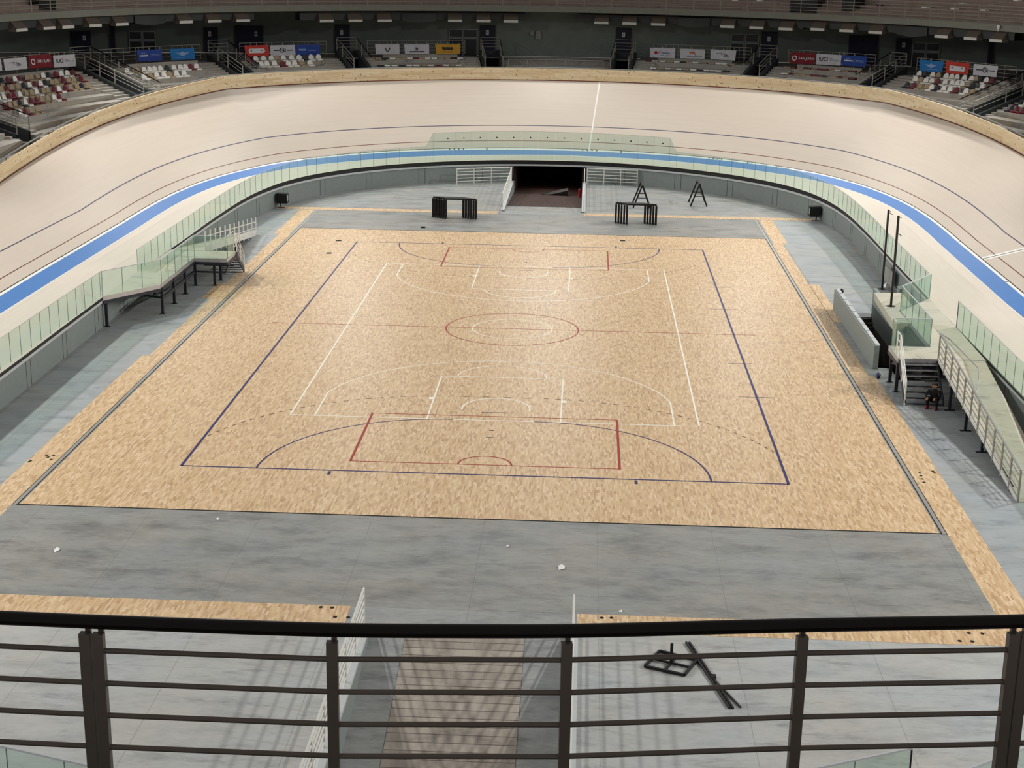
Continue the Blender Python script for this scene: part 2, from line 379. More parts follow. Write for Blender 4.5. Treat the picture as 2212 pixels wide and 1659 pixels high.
def cross_line(s, w0, w1, wid, mi, dz=.006):
    ws = np.linspace(w0, w1, 14); L_, R_ = [], []
    for wv in ws:
        K = kof(s); B = B0+(B1-B0)*K; z = Z0+Z1*K
        if wv >= 0: h, zz = wv*math.cos(B), z+wv*math.sin(B)
        else: h, zz = wv, z+(zfas(s)-z)*(-wv)/float(fas_d(s))
        L_.append((*pos(s-wid/2, h), zz+dz)); R_.append((*pos(s+wid/2, h), zz+dz))
    n = len(ws); uvs = np.column_stack([np.zeros(n), ws]); mb.strip(L_, R_, mi, uvs, uvs)
sB = sd(at(1270, 325, 2.31))[0]; cross_line(sB, -.16, 6.9, .10, 1)
sF = sd(at(2116, 559, 2.06))[0]; cross_line(sF-.2, .03, 6.9, .30, 1); cross_line(sF+.2, .03, 6.9, .30, 1); cross_line(sF, .03, 6.9, .06, 2)
for sv in np.arange(-75, 76, 10.0): cross_line(sv, -.17, -.02, .10, 2, .004)
for sv in (sd(at(993, 324, 2.3))[0], sd(at(1274, 324, 2.3))[0], sd(at(1547, 342, 2.3))[0]):
    for j in (-.5, -.15, .2, .55): cross_line(sv+j, -.15, -.04, .10, 2, .005)
mb.build('riding_surface', ['track', 'white_line', 'black_line', 'red_line', 'stayer', 'top_red'], trk)
mb = MB(); band(mb, blue_lo(), -.18, 0); mb.build('blue_band', 'blue', trk)
mb = MB(); band(mb, -fas_d(LSr), blue_lo(), 0)
band(mb, blue_lo()-.001, blue_lo()-.05, 1, .003); mb.build('flat_apron', ['deck', 'white_line'], trk)
# plain pine fence round the top (not needed behind the camera's end)
mb = MB(); sel = np.where(LP[:, 1] > -26)[0]; k0 = np.argmax(np.diff(sel)); sel = np.concatenate([sel[k0+1:], sel[1:k0+1]]) if np.diff(sel).max() > 1 else sel
hF = .853
A = surf(7.0, 0, sel); Bt = A+[0, 0, hF]; u = np.concatenate([[0], np.cumsum(np.hypot(*np.diff(A[:, :2], axis=0).T))])
Nn = LN[sel]; A2 = A+np.column_stack([Nn*.06, np.zeros(len(sel))]); B2 = Bt+np.column_stack([Nn*.06, np.zeros(len(sel))])
Z_ = np.zeros(len(u)); uv = lambda v: np.column_stack([u, np.full(len(u), v)])
mb.strip(A, Bt, 0, uv(0), uv(hF)); mb.strip(Bt, B2, 0, uv(hF), uv(hF+.06)); mb.strip(B2, A2, 0, uv(0), uv(hF))
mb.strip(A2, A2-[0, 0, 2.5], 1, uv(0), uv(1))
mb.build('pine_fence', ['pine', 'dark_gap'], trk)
# ------------------------------------------------------------------ floor, parquet, ramps, infield wall
def cells(mb, xs, ys, holes, z, mi=0):
    for i in range(len(xs)-1):
        for j in range(len(ys)-1):
            cx, cy = (xs[i]+xs[i+1])/2, (ys[j]+ys[j+1])/2
            if any(a < cx < b and c < cy < d for a, b, c, d in holes): continue
            mb.add([(xs[i], ys[j], z), (xs[i+1], ys[j], z), (xs[i+1], ys[j+1], z), (xs[i], ys[j+1], z)], [(0, 1, 2, 3)], mi)
RX0, RX1, RY = -2.05, 2.95, 31.75
holes = [(RX0, RX1, RY, 62), (RX0, RX1, -62, -RY), (15.6, 17.0, -4.85, 4.9), (16.2, 17.0, -6.7, -4.85)]
mb = MB(); cells(mb, [-48, RX0, RX1, 15.6, 16.2, 17.0, 48], [-62, -RY, -6.7, -4.85, 4.9, RY, 62], holes, 0.0)
fl = struct(mb.build('floor', 'floor')); 
for x0, x1, y0, y1, mt in ((-14.2, 14.2, -30.66, -24.0, 'floor_worn'), (-14.2, 14.2, 24.0, 30.75, 'floor_worn'), (-18.0, -14.2, -30.6, 30.7, 'floor_side'), (15.0, 18.8, 5.0, 30.7, 'floor_side'), (17.17, 18.8, -30.6, 5.0, 'floor_side'), (15.0, 17.17, -30.6, -6.87, 'floor_side'), (-20, RX0, -46, -31.73, 'floor_near'), (RX1, 20, -46, -31.73, 'floor_near')):
    mb = MB(); mb.add([(x0, y0, .002), (x1, y0, .002), (x1, y1, .002), (x0, y1, .002)], [(0, 1, 2, 3)]); struct(mb.build('floor_slab', mt))
# parquet court with its painted markings
mb = MB()
mb.box(-14, 14, -24, 24, -.2, .006, 0)
Zl = .009
def rect_line(p, q, wd, mi, z=Zl):
    p = np.array(p, float); q = np.array(q, float); d = (q-p)/np.linalg.norm(q-p); n = np.array([-d[1], d[0]])*wd/2
    mb.add([(*(p-n), z), (*(q-n), z), (*(q+n), z), (*(p+n), z)], [(0, 1, 2, 3)], mi)
def poly_line(pts, wd, mi, z=Zl):
    pts = np.array(pts, float); d = np.gradient(pts, axis=0); d /= np.linalg.norm(d, axis=1)[:, None]; n = np.column_stack([-d[:, 1], d[:, 0]])*wd/2
    A = np.column_stack([pts-n, np.full(len(pts), z)]); B = np.column_stack([pts+n, np.full(len(pts), z)]); mb.strip(A, B, mi)
def arc(cx, cy, r, a0, a1, n=48): t = np.radians(np.linspace(a0, a1, n)); return np.column_stack([cx+r*np.cos(t), cy+r*np.sin(t)])
NV, RD, WH, BR, CH, HO = 1, 2, 3, 4, 5, 6
w_ = .09
def frame(x, y0, y1, wd, mi, z=Zl):
    rect_line((-x, y0-wd/2), (-x, y1+wd/2), wd, mi, z); rect_line((x, y0-wd/2), (x, y1+wd/2), wd, mi, z)
    rect_line((-x, y0), (x, y0), wd, mi, z); rect_line((-x, y1), (x, y1), wd, mi, z)
frame(7.5, -14, 14, .065, WH, .0088)
for sg in (-1, 1):
    by = sg*12.425
    for sx in (-1, 1):
        rect_line((sx*2.45, sg*14), (sx*2.45, sg*8.2), .06, WH); rect_line((sx*6.6, sg*14), (sx*6.6, sg*11.0), .06, WH)
        rect_line((sx*2.56, sg*11.2), (sx*2.56, sg*11.5), .16, WH)
    rect_line((-2.45, sg*8.2), (2.45, sg*8.2), .06, WH)
    t = np.linspace(-math.acos(-1)/2, math.acos(-1)/2, 40); a_ = math.acos(6.6/6.75)
    t = np.linspace(a_, PI-a_, 60); poly_line(np.column_stack([6.75*np.cos(t), by-sg*6.75*np.sin(t)]), .055, WH)
    t = np.linspace(0, PI, 40); poly_line(np.column_stack([1.8*np.cos(t), sg*8.2-sg*1.8*np.sin(t)]), .055, WH)
    poly_line(np.column_stack([1.27*np.cos(t), by-sg*1.27*np.sin(t)]), .065, WH)
    for sx in (-1, 1): rect_line((sx*1.27, by), (sx*1.27, by+sg*.3), .065, WH)
poly_line(arc(0, 0, 1.8, 0, 360, 80), .05, WH)
poly_line(arc(0, 0, 3.0, 0, 360, 90), .06, RD, .0095); rect_line((-11, 0), (11, 0), .05, RD, .0092)
frame(10, -20, 20, w_, NV, .0092)
for sg in (-1, 1):
    t = np.linspace(0, PI/2, 40)
    for sx in (-1, 1):
        poly_line(np.column_stack([sx*(1.5+6*np.cos(t)), sg*20-sg*6*np.sin(t)]), .065, NV, .0094)
        tt = np.linspace(.32, PI/2, 26)
        for i in range(0, 25): 
            a0, a1 = tt[i], tt[i]+.022; 
            p0 = (sx*(1.5+9*math.cos(a0)), sg*20-sg*9*math.sin(a0)); p1 = (sx*(1.5+9*math.cos(a1)), sg*20-sg*9*math.sin(a1))
            if abs(p0[0]) < 9.95: rect_line(p0, p1, .05, BR, .0093)
        rect_line((sx*5.03, sg*20.1), (sx*5.03, sg*20.45), .10, NV)
    for i in range(4): rect_line((-1.4+i*.8, sg*11), (-1.1+i*.8, sg*11), .05, BR, .0093)
    rect_line((-1.5, sg*14), (1.5, sg*14), .065, NV, .0085)
    rect_line((-.5, sg*13), (.5, sg*13), .05, NV); rect_line((-.15, sg*16), (.15, sg*16), .05, NV); rect_line((-.08, sg*15.2), (.08, sg*15.2), .10, BR)
    frame(4.52, sg*13.5, sg*19.0, .055, RD, .0097) if sg > 0 else frame(4.52, -19.0, -13.5, .055, RD, .0097)
    for sx in (-1, 1): rect_line((sx*4.52, sg*13.48), (sx*4.52, sg*19.02), .085, RD, .0098)
    t = np.linspace(0, PI, 30); poly_line(np.column_stack([.9*np.cos(t), sg*19-sg*.9*np.sin(t)]), .06, RD, .0099)
for y in (-10, -5, 5, 10): rect_line((9.3, y), (10.7, y), .045, NV, .0096)
rect_line((-14.05, -24.03), (14.2, -24.03), .07, HO, .008); rect_line((-14.05, 24.02), (14.1, 24.02), .07, HO, .008)
for sx in (-1, 1):
    rect_line((sx*14.06, -24.1), (sx*14.06, 24.0), .022, HO, .008); rect_line((sx*14.14, -24.1), (sx*14.14, 30.6), .12, CH, .009)
    rect_line((sx*14.215, -24.1), (sx*14.215, 30.6), .018, HO, .008)
for u, v in ((711, 547), (732, 520), (1345, 520)):
    p = at(u, v); mb.box(p[0]-.15, p[0]+.15, p[1]-.18, p[1]+.18, .006, .011, HO)
parq = mb.build('floor_parquet', ['parquet', 'court_navy', 'court_red', 'court_white', 'court_brown', 'channel', 'hole'])
struct(parq)
# loose timber strips let into the concrete round the court
def strip_obj(polys, holes_px=()):
    mb = MB()
    for a, b, c, d in polys: mb.box(a, b, c, d, -.1, .005, 0)
    for u, v in holes_px:
        p = at(u, v); t = np.linspace(0, 2*PI, 10, endpoint=False); mb.add([(p[0]+.055*math.cos(q), p[1]+.07*math.sin(q), .008) for q in t], [tuple(range(10))], 1)
    return struct(mb.build('floor_timber_strip', ['parquet', 'hole']))
strip_obj([(14.23, 15.2, -31.72, -6.5), (14.23, 14.92, -6.5, 11.3), (14.23, 14.88, 11.3, 22.45), (14.9, 15.4, 3.0, 11.3), (14.35, 15.2, 22.45, 30.65)], [(2015, 1018), (2019, 1022), (1987, 1022), (1989, 1028), (1992, 1035), (1996, 1042)])
strip_obj([(-15.2, -14.23, -31.72, -6.3), (-14.9, -14.23, -6.3, 4.5), (-15.35, -14.23, 4.5, 8.0), (-14.95, -14.23, 8.0, 22.0), (-15.25, -14.35, 22.0, 30.65)], [(62, 998), (66, 996), (100, 985), (104, 988), (110, 993), (116, 984)])
strip_obj([(-14.23, -2.75, -31.72, -30.66)], [(693, 1312), (718, 1313), (724, 1333), (752, 1334)])
strip_obj([(3.2, 14.23, -31.72, -30.66)], [(1300, 1335), (1321, 1335), (2093, 1368), (2122, 1369), (2073, 1385), (2100, 1386)])
strip_obj([(-16.9, -2.45, 30.75, 31.6)]); strip_obj([(3.15, 18.0, 30.75, 31.6)])
# ramps under the track, one at each end
for sg, nm in ((1, 'far'), (-1, 'near')):
    mb = MB()
    prof = [(RY, 0), (47.5, -2.7), (61, -2.7)] if sg < 0 else [(RY, 0), (34.4, -.11), (61, -1.9)]
    for (a, za), (b, zb) in zip(prof[:-1], prof[1:]):
        for x0, x1, mi, dz in ((RX0, -1.13, 0, 0.0), (-1.13, 1.88, 1, .012), (1.88, RX1, 0, 0.0)):
            mb.add([(x0, sg*a, za+dz), (x1, sg*a, za+dz), (x1, sg*b, zb+dz), (x0, sg*b, zb+dz)], [(0, 1, 2, 3)], mi if sg < 0 else (1 if a > 32 else 0))
    struct(mb.build('floor_ramp', ['floor', 'planks'] if sg < 0 else ['floor', 'tunnel']))
    for sx, x in ((-1, RX0), (1, RX1)):
        mb = MB(); xo = x+sx*.18
        mb.prism([(x, sg*RY), (xo, sg*RY), (xo, sg*62), (x, sg*62)], -3.0, 0.0, 0)
        struct(mb.build('wall_ramp', 'wall_grey'))
    mb = MB()
    for sx, x in ((-1, RX0-.02), (1, RX1+.02)): mb.box(x-.06, x+.06, sg*45.6, sg*61, -2.7, 1.12, 0)
    mb.box(RX0, RX1, sg*60.5, sg*60.8, -2.7, 1.12, 0); mb.box(RX0-.1, RX1+.1, sg*45.4, sg*61, 1.06, 1.16, 1)
    struct(mb.build('wall_tunnel', ['tunnel', 'tunnel_wall']))
w_ = [(.05, 43.6), (1.9, 44.0), (1.95, 43.0), (.5, 43.1)]; tag(MB().prism(w_, -.72, [-.68, -.25, -.3, -.66]).build('wedge_block', 'black'), 'low black wedge lying inside the far tunnel', 'wedge')
tag(MB().tube([(2.78, 42.2, -.62), (2.78, 42.2, -.1), (2.78, 42.2, .0)], [.1, .1, .04], 10).build('fire_extinguisher', 'shoe_red'), 'small red cylinder by the right wall inside the far tunnel', 'extinguisher')
root = thing('tunnel_light', (.45, 47.0, 1.0), 'slim pale tube light under the roof of the far tunnel', 'lamp')
MB().box(-.1, 1.5, 46.95, 47.05, .98, 1.05).build('tube', 'lip', root)
ld = bpy.data.lights.new('tunnel_lamp', 'AREA'); ld.energy = 22; ld.size = 1.5; ld.size_y = .1; ld.shape = 'RECTANGLE'; ld.color = (1, .8, .7)
o = bpy.data.objects.new('tunnel_lamp', ld); COL.objects.link(o); o.location = (.7, 47, .95); o.parent = None
# infield wall, pale ledge and black shadow band below the apron
def inner_pts(off, sel): 
    d = fas_d(LSr[sel])-off
    return LP[sel]-LN[sel]*d[:, None]
allI = np.arange(len(LP))
runs = []; cur = []
for i in allI:
    p = inner_pts(.12, np.array([i]))[0]
    if RX0-.15 < p[0] < RX1+.15 and abs(p[1]) > 35:
        if len(cur) > 1: runs.append(cur)
        cur = []
    else: cur.append(i)
if len(cur) > 1: runs.append(cur)
if runs[0][0] == 0 and runs[-1][-1] == len(LP)-1: runs[0] = runs.pop()[:-1]+runs[0]
for r in runs:
    sel = np.array(r); p = inner_pts(.12, sel); mb = MB(); A = np.column_stack([p, np.zeros(len(p))]); B = A+[0, 0, 1.14]
    u = np.concatenate([[0], np.cumsum(np.hypot(*np.diff(p, axis=0).T))]); mb.strip(A, B, 0)
    for q in np.arange(2.0, u[-1], 4.4):
        for dq in (0, .5):
            x = np.interp(q+dq, u, p[:, 0]); y = np.interp(q+dq, u, p[:, 1]); j = min(np.searchsorted(u, q+dq), len(p)-1); n = LN[sel][j]; t = np.array([-n[1], n[0]])
            c = np.array([x, y])-n*.004; mb.obox((*c, .57), (*(t*.012), 0), (*(n*.003), 0), (0, 0, .57), 1)
    struct(mb.build('wall_infield', ['wall_grey', 'dark_gap']))
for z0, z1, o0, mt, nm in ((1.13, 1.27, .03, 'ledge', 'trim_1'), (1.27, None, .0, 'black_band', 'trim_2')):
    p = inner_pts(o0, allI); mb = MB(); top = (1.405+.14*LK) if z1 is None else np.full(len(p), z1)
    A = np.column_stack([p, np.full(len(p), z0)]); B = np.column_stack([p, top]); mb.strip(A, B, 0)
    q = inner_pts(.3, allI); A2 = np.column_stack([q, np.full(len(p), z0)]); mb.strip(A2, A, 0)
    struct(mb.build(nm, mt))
# ------------------------------------------------------------------ glass balustrades
def fpt(s, mirror=False):
    p = pos(s, -float(fas_d(s))+.04); return np.array([p[0], -p[1]]) if mirror else p
def pane_mesh(root, p0, p1, zb0, zb1, zt0, zt1, th=.016, rail=False):
    p0 = np.array(p0, float); p1 = np.array(p1, float); d = (p1-p0)/np.linalg.norm(p1-p0); n = np.array([-d[1], d[0]])*th/2
    g = .007; a = p0+d*g; b = p1-d*g
    mb = MB(); mb.prism([a-n, b-n, b+n, a+n], [zb0, zb1, zb1, zb0], [zt0, zt1, zt1, zt0]); mb.mi = [0, 1, 0, 1, 0, 1]; return mb.build('pane', ['glass', 'glass_edge'], root)
def glass_run(label, spts, ztop, mirror=False, cat='balustrade', edge=True, brackets=None):
    c = fpt(spts[len(spts)//2], mirror)
    root = thing('glass_balustrade', (c[0], c[1], float(zfas(spts[0]))), label, cat)
    top = []
    for s0, s1 in zip(spts[:-1], spts[1:]):
        p0, p1 = fpt(s0, mirror), fpt(s1, mirror)
        pane_mesh(root, p0, p1, zfas(s0)+.01, zfas(s1)+.01, ztop(s0), ztop(s1))
    for s in spts: q = fpt(s, mirror); top.append((q[0], q[1], ztop(s)+.008))
    mb = MB()
    for a, b in zip(top[:-1], top[1:]): mb.bar(a, b, .022, .02)
    mb.build('edge_strip', 'cap_metal', root)
    if brackets is not None:
        for s in brackets:
            q = fpt(s, mirror); n = nrm(s); b = MB(); b.tube([(q[0]+n[0]*.03, q[1]+n[1]*.03, ztop(s)-.42), (q[0]-n[0]*.05, q[1]-n[1]*.05, ztop(s)-.42)], .05, 8)
            b.build('bracket', 'dark_steel', root)
    return root
def ztf(s):
    lo = zfas(s)+1.12-.07*np.clip((abs(s)-20)/12, 0, 1)
    return float(lo+(3.63-2.68)*np.clip((9.95-abs(s-.15))/.6, 0, 1))
s_l = sd(at(294.8, 533.3, 2.6))[0]; s_r = sd(at(2013.7, 590.5, 2.56))[0]
sp = np.concatenate([np.arange(s_r, -9.8, 1.18)[:-1], [-9.8, -9.2], np.arange(-7.9, 8.6, 1.3), [9.5, 10.1], np.arange(11.2, s_l-.6, 1.18), [s_l]])
glass_run('long curved green glass balustrade around the far bend, taller in its middle', sp, ztf, brackets=np.arange(-8.6, 9.3, 1.3))
zlow = lambda s: float(zfas(s)+1.16)
s_a = sd(at(220.6, 641.8, 1.41))[0]
# the near straights (mirror parameter y -> s along the straight)
def straight_glass(label, x, ys, zt=2.57):
    root = thing('glass_balustrade', (x, (ys[0]+ys[-1])/2, 1.41), label, 'balustrade')
    for a, b in zip(ys[:-1], ys[1:]): pane_mesh(root, (x, a), (x, b), 1.42, 1.42, zt, zt)
    mb = MB(); mb.bar((x, ys[0], zt+.008), (x, ys[-1], zt+.008), .022, .02); mb.build('edge_strip', 'cap_metal', root)
    mb = MB(); 
    mb.bar((x, ys[-1], 1.42), (x, ys[-1], zt), .03, .03); mb.build('end_strip', 'cap_metal' if x < 0 else 'dark_steel', root)
    return root
straight_glass('straight green glass balustrade along the near left edge of the track', -18.2, list(np.arange(-24, -1.9, 1.1))+[-1.75])
straight_glass('straight green glass balustrade beside the right ramp, with a dark end post', 19.03, list(np.arange(-24, -3.6, 1.15))+[-3.39])
for lab, ps, end in (('glass balustrade corner at the bottom left, in front of the brown railing', [(-9.6, -42.24), (-8.4, -42.61), (-7.2, -42.98), (-6.0, -43.36), (-5.0, -43.67)], 4), ('glass balustrade piece at the bottom right, left of a gap', [(6.1, -43.29), (7.2, -42.79), (8.3, -42.28), (9.43, -41.76)], 3), ('short glass balustrade piece in the bottom right corner', [(9.95, -42.70), (11.1, -41.9), (12.3, -41.06)], None)):
    root = thing('glass_balustrade', (*ps[1], 1.41), lab, 'balustrade')
    for p, q in zip(ps[:-1], ps[1:]): pane_mesh(root, p, q, 1.42, 1.42, 2.56, 2.56)
    MB().bar((*ps[0], 2.57), (*ps[-1], 2.57), .05, .035).build('edge_strip', 'ledge', root)
    if end: MB().bar((*ps[-1], 1.42), (*ps[-1], 2.55), .03, .03).build('end_strip', 'dark_steel', root)
# ------------------------------------------------------------------ access platforms, stairs and ramps (the left one is the right one turned about)
TR = lambda x, y: (x, y)
TL = lambda x, y: (.87-x, -y+.35)
def plat(T, label, legs):
    root = thing('access_platform', (*T(17.2, -6), 0), label, 'platform')
    poly = [T(*q) for q in ((19.04, 2.15), (17.22, -.62), (17.22, -6.88), (15.55, -6.88), (15.55, -8.85), (18.95, -8.85), (19.04, -3.4))]
    MB().prism(poly, 1.27, 1.415).build('deck', 'platform', root)
    mb = MB()
    for a, b in zip(poly[:5], poly[1:6]):
        mb.bar((*a, 1.33), (*b, 1.33), .03, .20)
    mb.build('edge_trim', 'silver', root)
    mb = MB()
    for a, b in zip(poly[:5], poly[1:6]): mb.bar((*a, 1.17), (*b, 1.17), .08, .14)
    mb.bar((*T(17.2, -.7), .72), (*T(17.2, -6.8), .72), .09, .16)
    mb.bar((*T(15.62, -6.95), .72), (*T(17.15, -6.95), .72), .06, .08); mb.bar((*T(15.62, -8.7), .72), (*T(17.15, -8.7), .72), .06, .08)
    mb.bar((*T(18.7, -1.5), .72), (*T(17.2, -1.0), .72), .06, .08); mb.bar((*T(18.8, -.4), .25), (*T(17.2, -2.6), .9), .05, .07)
    mb.bar((*T(15.65, -7.0), .75), (*T(15.65, -8.6), 1.1), .05, .07)
    mb.build('steel_frame', 'navy_steel', root)
    for x, y in legs:
        x, y = T(x, y); lg = MB().box(x-.06, x+.06, y-.06, y+.06, .012, 1.25).build('leg', 'navy_steel', root)
        MB().box(x-.13, x+.13, y-.1, y+.1, 0, .014).build('foot_plate', 'dark_steel', lg)
    return root
plat(TL, 'raised steel access platform on dark legs against the left infield wall', [(19.0, 1.9), (17.2, -.8), (17.2, -2.9), (17.2, -5.0), (17.2, -7.0), (16.24, -7.1), (16.24, -8.4), (18.6, -4.5)])
plat(TR, 'raised access platform with a pale deck beside the right ramp', [(15.63, -7.2), (15.61, -8.62), (17.14, -8.7), (18.8, -8.6)])
def plat_glass(T, label, pts):
    root = thing('glass_balustrade', (*T(*pts[1]), 1.42), label, 'balustrade'); top = []
    for a, b in zip(pts[:-1], pts[1:]):
        A, Bq = np.array(T(*a)), np.array(T(*b)); n = max(1, int(round(np.linalg.norm(Bq-A)/1.2)))
        for i in range(n): pane_mesh(root, A+(Bq-A)*i/n, A+(Bq-A)*(i+1)/n, 1.43, 1.43, 2.56, 2.56, .02)
        top += [(*A, 2.57), (*Bq, 2.57)]
    mb = MB()
    for a, b in zip(top[::2], top[1::2]): mb.bar(a, b, .035, .03)
    mb.build('edge_strip', 'ledge', root)
plat_glass(TL, 'zigzag green glass balustrade round the left access platform', [(19.04, 2.12), (17.18, -.75), (17.18, -6.9), (15.5, -6.9), (15.5, -8.25)])
plat_glass(TR, 'angular green glass balustrade with white top edge over the basement stairs on the right', [(19.07, 2.2), (17.2, -.6), (17.2, -6.8), (15.65, -6.85), (15.65, -7.6)])
def stair(T, label, xa, xb, n=8):
    root = thing('steel_stair', (*T((xa+xb)/2, -10.4), 0), label, 'stairs')
    y0, y1, h = -8.85, -10.5, 1.41
    for i in range(n):
        f = (i+.5)/n; z = h*(1-(i+1)/(n+0.0)); y = y0+(y1-y0)*f
        a = T(xa+.03, y-.13); b = T(xb-.03, y+.13)
        tr = MB().box(min(a[0], b[0]), max(a[0], b[0]), min(a[1], b[1]), max(a[1], b[1]), max(z-.01, .02), z+.03).build('tread', 'tread', root)
        a = T(xa+.03, y-.145); b = T(xb-.03, y-.115)
        MB().box(min(a[0], b[0]), max(a[0], b[0]), min(a[1], b[1]), max(a[1], b[1]), max(z-.012, .02), z+.034).build('nosing', 'silver', tr)
    for x in (xa, xb):
        MB().bar((*T(x, y0+.02), 1.27), (*T(x, y1-.02), .10), .04, .24).build('stringer', 'navy_steel', root)
    mb = MB()
    for z in (.35, .65, .95): mb.tube([(*T(xa-.02, y0+.6), 1.41+z), (*T(xa-.02, y0), 1.41+z), (*T(xa-.02, y1), .02+z)], .025, 8)
    for y, z in ((y0+.6, 1.41), (y0, 1.41), (-9.7, .72), (y1, .02)): mb.tube([(*T(xa-.02, y), z), (*T(xa-.02, y), z+.95)], .03, 8)
    mb.build('handrail', 'white_metal', root)
stair(TR, 'open dark steel stair with white handrail climbing to the right platform', 15.6, 17.05)
stair(TL, 'open dark steel stair behind the left platform, seen from its underside', 15.5, 16.65)
def ramp(T, label, nbay, white):
    root = thing('access_ramp', (*T(17.8, -15), 0), label, 'ramp')
    y0, y1 = -8.86, -21.05
    zt = lambda y: 1.415+(0.03-1.415)*(y-y0)/(y1-y0)
    poly = [(17.15, y0), (18.9, y0), (18.45, y1), (17.15, y1)]
    mb = MB(); mb.prism([T(*q) for q in poly], [max(0, zt(q[1])-.14) for q in poly], [zt(q[1]) for q in poly]); mb.build('ramp_deck', 'platform', root)
    mb = MB()
    for x in (17.2, 18.5): mb.bar((*T(x, y0), zt(y0)-.2), (*T(x, -20.0), zt(-20.0)-.06), .07, .16)
    mb.build('beam', 'navy_steel', root)
    for y in (-11.0, -13.56, -16.02):
        x = T(17.18, y); z = zt(y)-.25; lg = MB().box(x[0]-.05, x[0]+.05, x[1]-.05, x[1]+.05, .012, z).build('leg', 'navy_steel', root)
        MB().box(x[0]-.2, x[0]+.2, x[1]-.08, x[1]+.08, 0, .014).build('foot_plate', 'dark_steel', lg)
    X = 17.09; ys = np.linspace(y0, y1, nbay+1)
    for y in ys: MB().bar((*T(X, y), max(.0, zt(y)-.18)), (*T(X, y), zt(y)+1.02), .05, .09).build('post', 'white_metal' if white else 'pale_rail', root)
    for k, dz in enumerate((.38, .74) if white else (.12, .36, .6, .82)):
        MB().bar((*T(X, y0), zt(y0)+dz), (*T(X, y1), zt(y1)+dz), .03, .035).build('rail', 'white_metal' if white else 'pale_rail', root)
    if not white: MB().bar((*T(X, y0), zt(y0)+1.03), (*T(X, y1), zt(y1)+1.03), .06, .05).build('top_rail', 'grey_metal', root)
    else: MB().bar((*T(X, y0), zt(y0)+.17), (*T(X, y1), zt(y1)+.19), .025, .2).build('lower_panel', 'white_metal', root)
    MB().bar((*T(X, y0), zt(y0)-.02), (*T(X, y1), zt(y1)+.0), .02, .16).build('kick_plate', 'white_metal', root)
    if not white:
        mb = MB(); mb.tube([(*T(X+.12, -8.3), 2.35), (*T(X+.3, -9.3), 2.33), (*T(X+.75, -12.0), 1.95), (*T(X+.55, -13.0), 1.8), (*T(X+.05, -14.6), 1.55)], .02, 8); mb.build('inner_handrail', 'grey_metal', root)
    return root
ramp(TR, 'long pale ramp with slatted metal railing descending along the right side', 11, False)
ramp(TL, 'ramp with bright white railing running away beyond the left platform', 11, True)
# basement stairwell on the right
mb = MB()
n = 17
for i in range(n):
    y = 4.9-.28*i; z = -.17*(i+1); mb.box(15.6, 17.0, y-.28, y, -3.2, z, 0)
    mb.box(15.62, 16.98, y-.28, y-.22, z, z+.006, 1)
mb.box(15.6, 17.0, -6.7, .14, -3.2, -3.0, 0)
struct(mb.build('floor_stairwell', ['pit', 'frame_grey']))
mb = MB()
mb.box(15.45, 15.6, -4.9, 4.9, -3.2, 0.0, 1); mb.box(17.0, 17.16, -6.7, 4.9, -3.2, -.45, 1); mb.box(17.0, 17.16, -2.8, 4.9, -.45, 1.26, 0); mb.box(17.0, 17.16, -6.7, -2.8, -.45, 1.26, 2); mb.box(15.45, 16.2, -5.05, -4.85, -3.2, 0.0, 1); mb.box(16.2, 17.0, -6.85, -6.7, -3.2, 0.0, 2); mb.box(16.05, 16.2, -6.85, -4.85, -3.2, 0.0, 2)  # dark boxes by the open pit carry the hole's shade in their colour
struct(mb.build('wall_stairwell', ['wall_grey', 'pit', 'dark_gap']))
mb = MB(); mb.box(15.28, 15.5, -5.28, 5.6, 0, 1.0, 0)
for y in np.arange(-5.2, 5.4, 1.22): mb.box(15.36, 15.53, y, y+1.12, 1.0, 1.035, 1)
struct(mb.build('wall_parapet', ['wall_grey', 'ledge']))
mb = MB(); mb.prism([(16.72, 3.15), (17.2, 3.2), (18.0, 3.2), (18.0, .8), (17.16, -.5), (17.2, -2.8), (16.5, -2.8)], 1.08, 1.425)
mb.box(16.5, 16.74, -2.95, -2.8, .0, 1.42); mb.box(17.16, 18.0, 3.0, 3.15, 0, 1.08)
struct(mb.build('wall_stairwell_canopy', 'platform'))
# tall poles
for base, zt_, lab, hz in (((18.54, 10.59), 4.12, 'tall thin dark pole standing on the concrete by the right infield wall', 4.0), ((16.97, .35), 5.52, 'tall thin dark pole bolted to the pale stairwell slab on the right', 4.75)):
    z0 = 0 if zt_ < 5 else 1.425
    root = thing('slim_pole', (*base, z0), lab, 'pole')
    MB().tube([(*base, z0+.02), (*base, zt_)], .055, 10).build('shaft', 'dark_steel', root)
    MB().tube([(*base, z0), (*base, z0+.02)], .2, 12).build('base_plate', 'dark_steel', root)
    mb = MB(); mb.tube([(*base, zt_-.05), (base[0]+.14, base[1], zt_-.10)], .015, 6); mb.tube([(*base, hz), (base[0]+.2, base[1]-.05, hz-.12)], .018, 6); mb.build('hook', 'dark_steel', root)
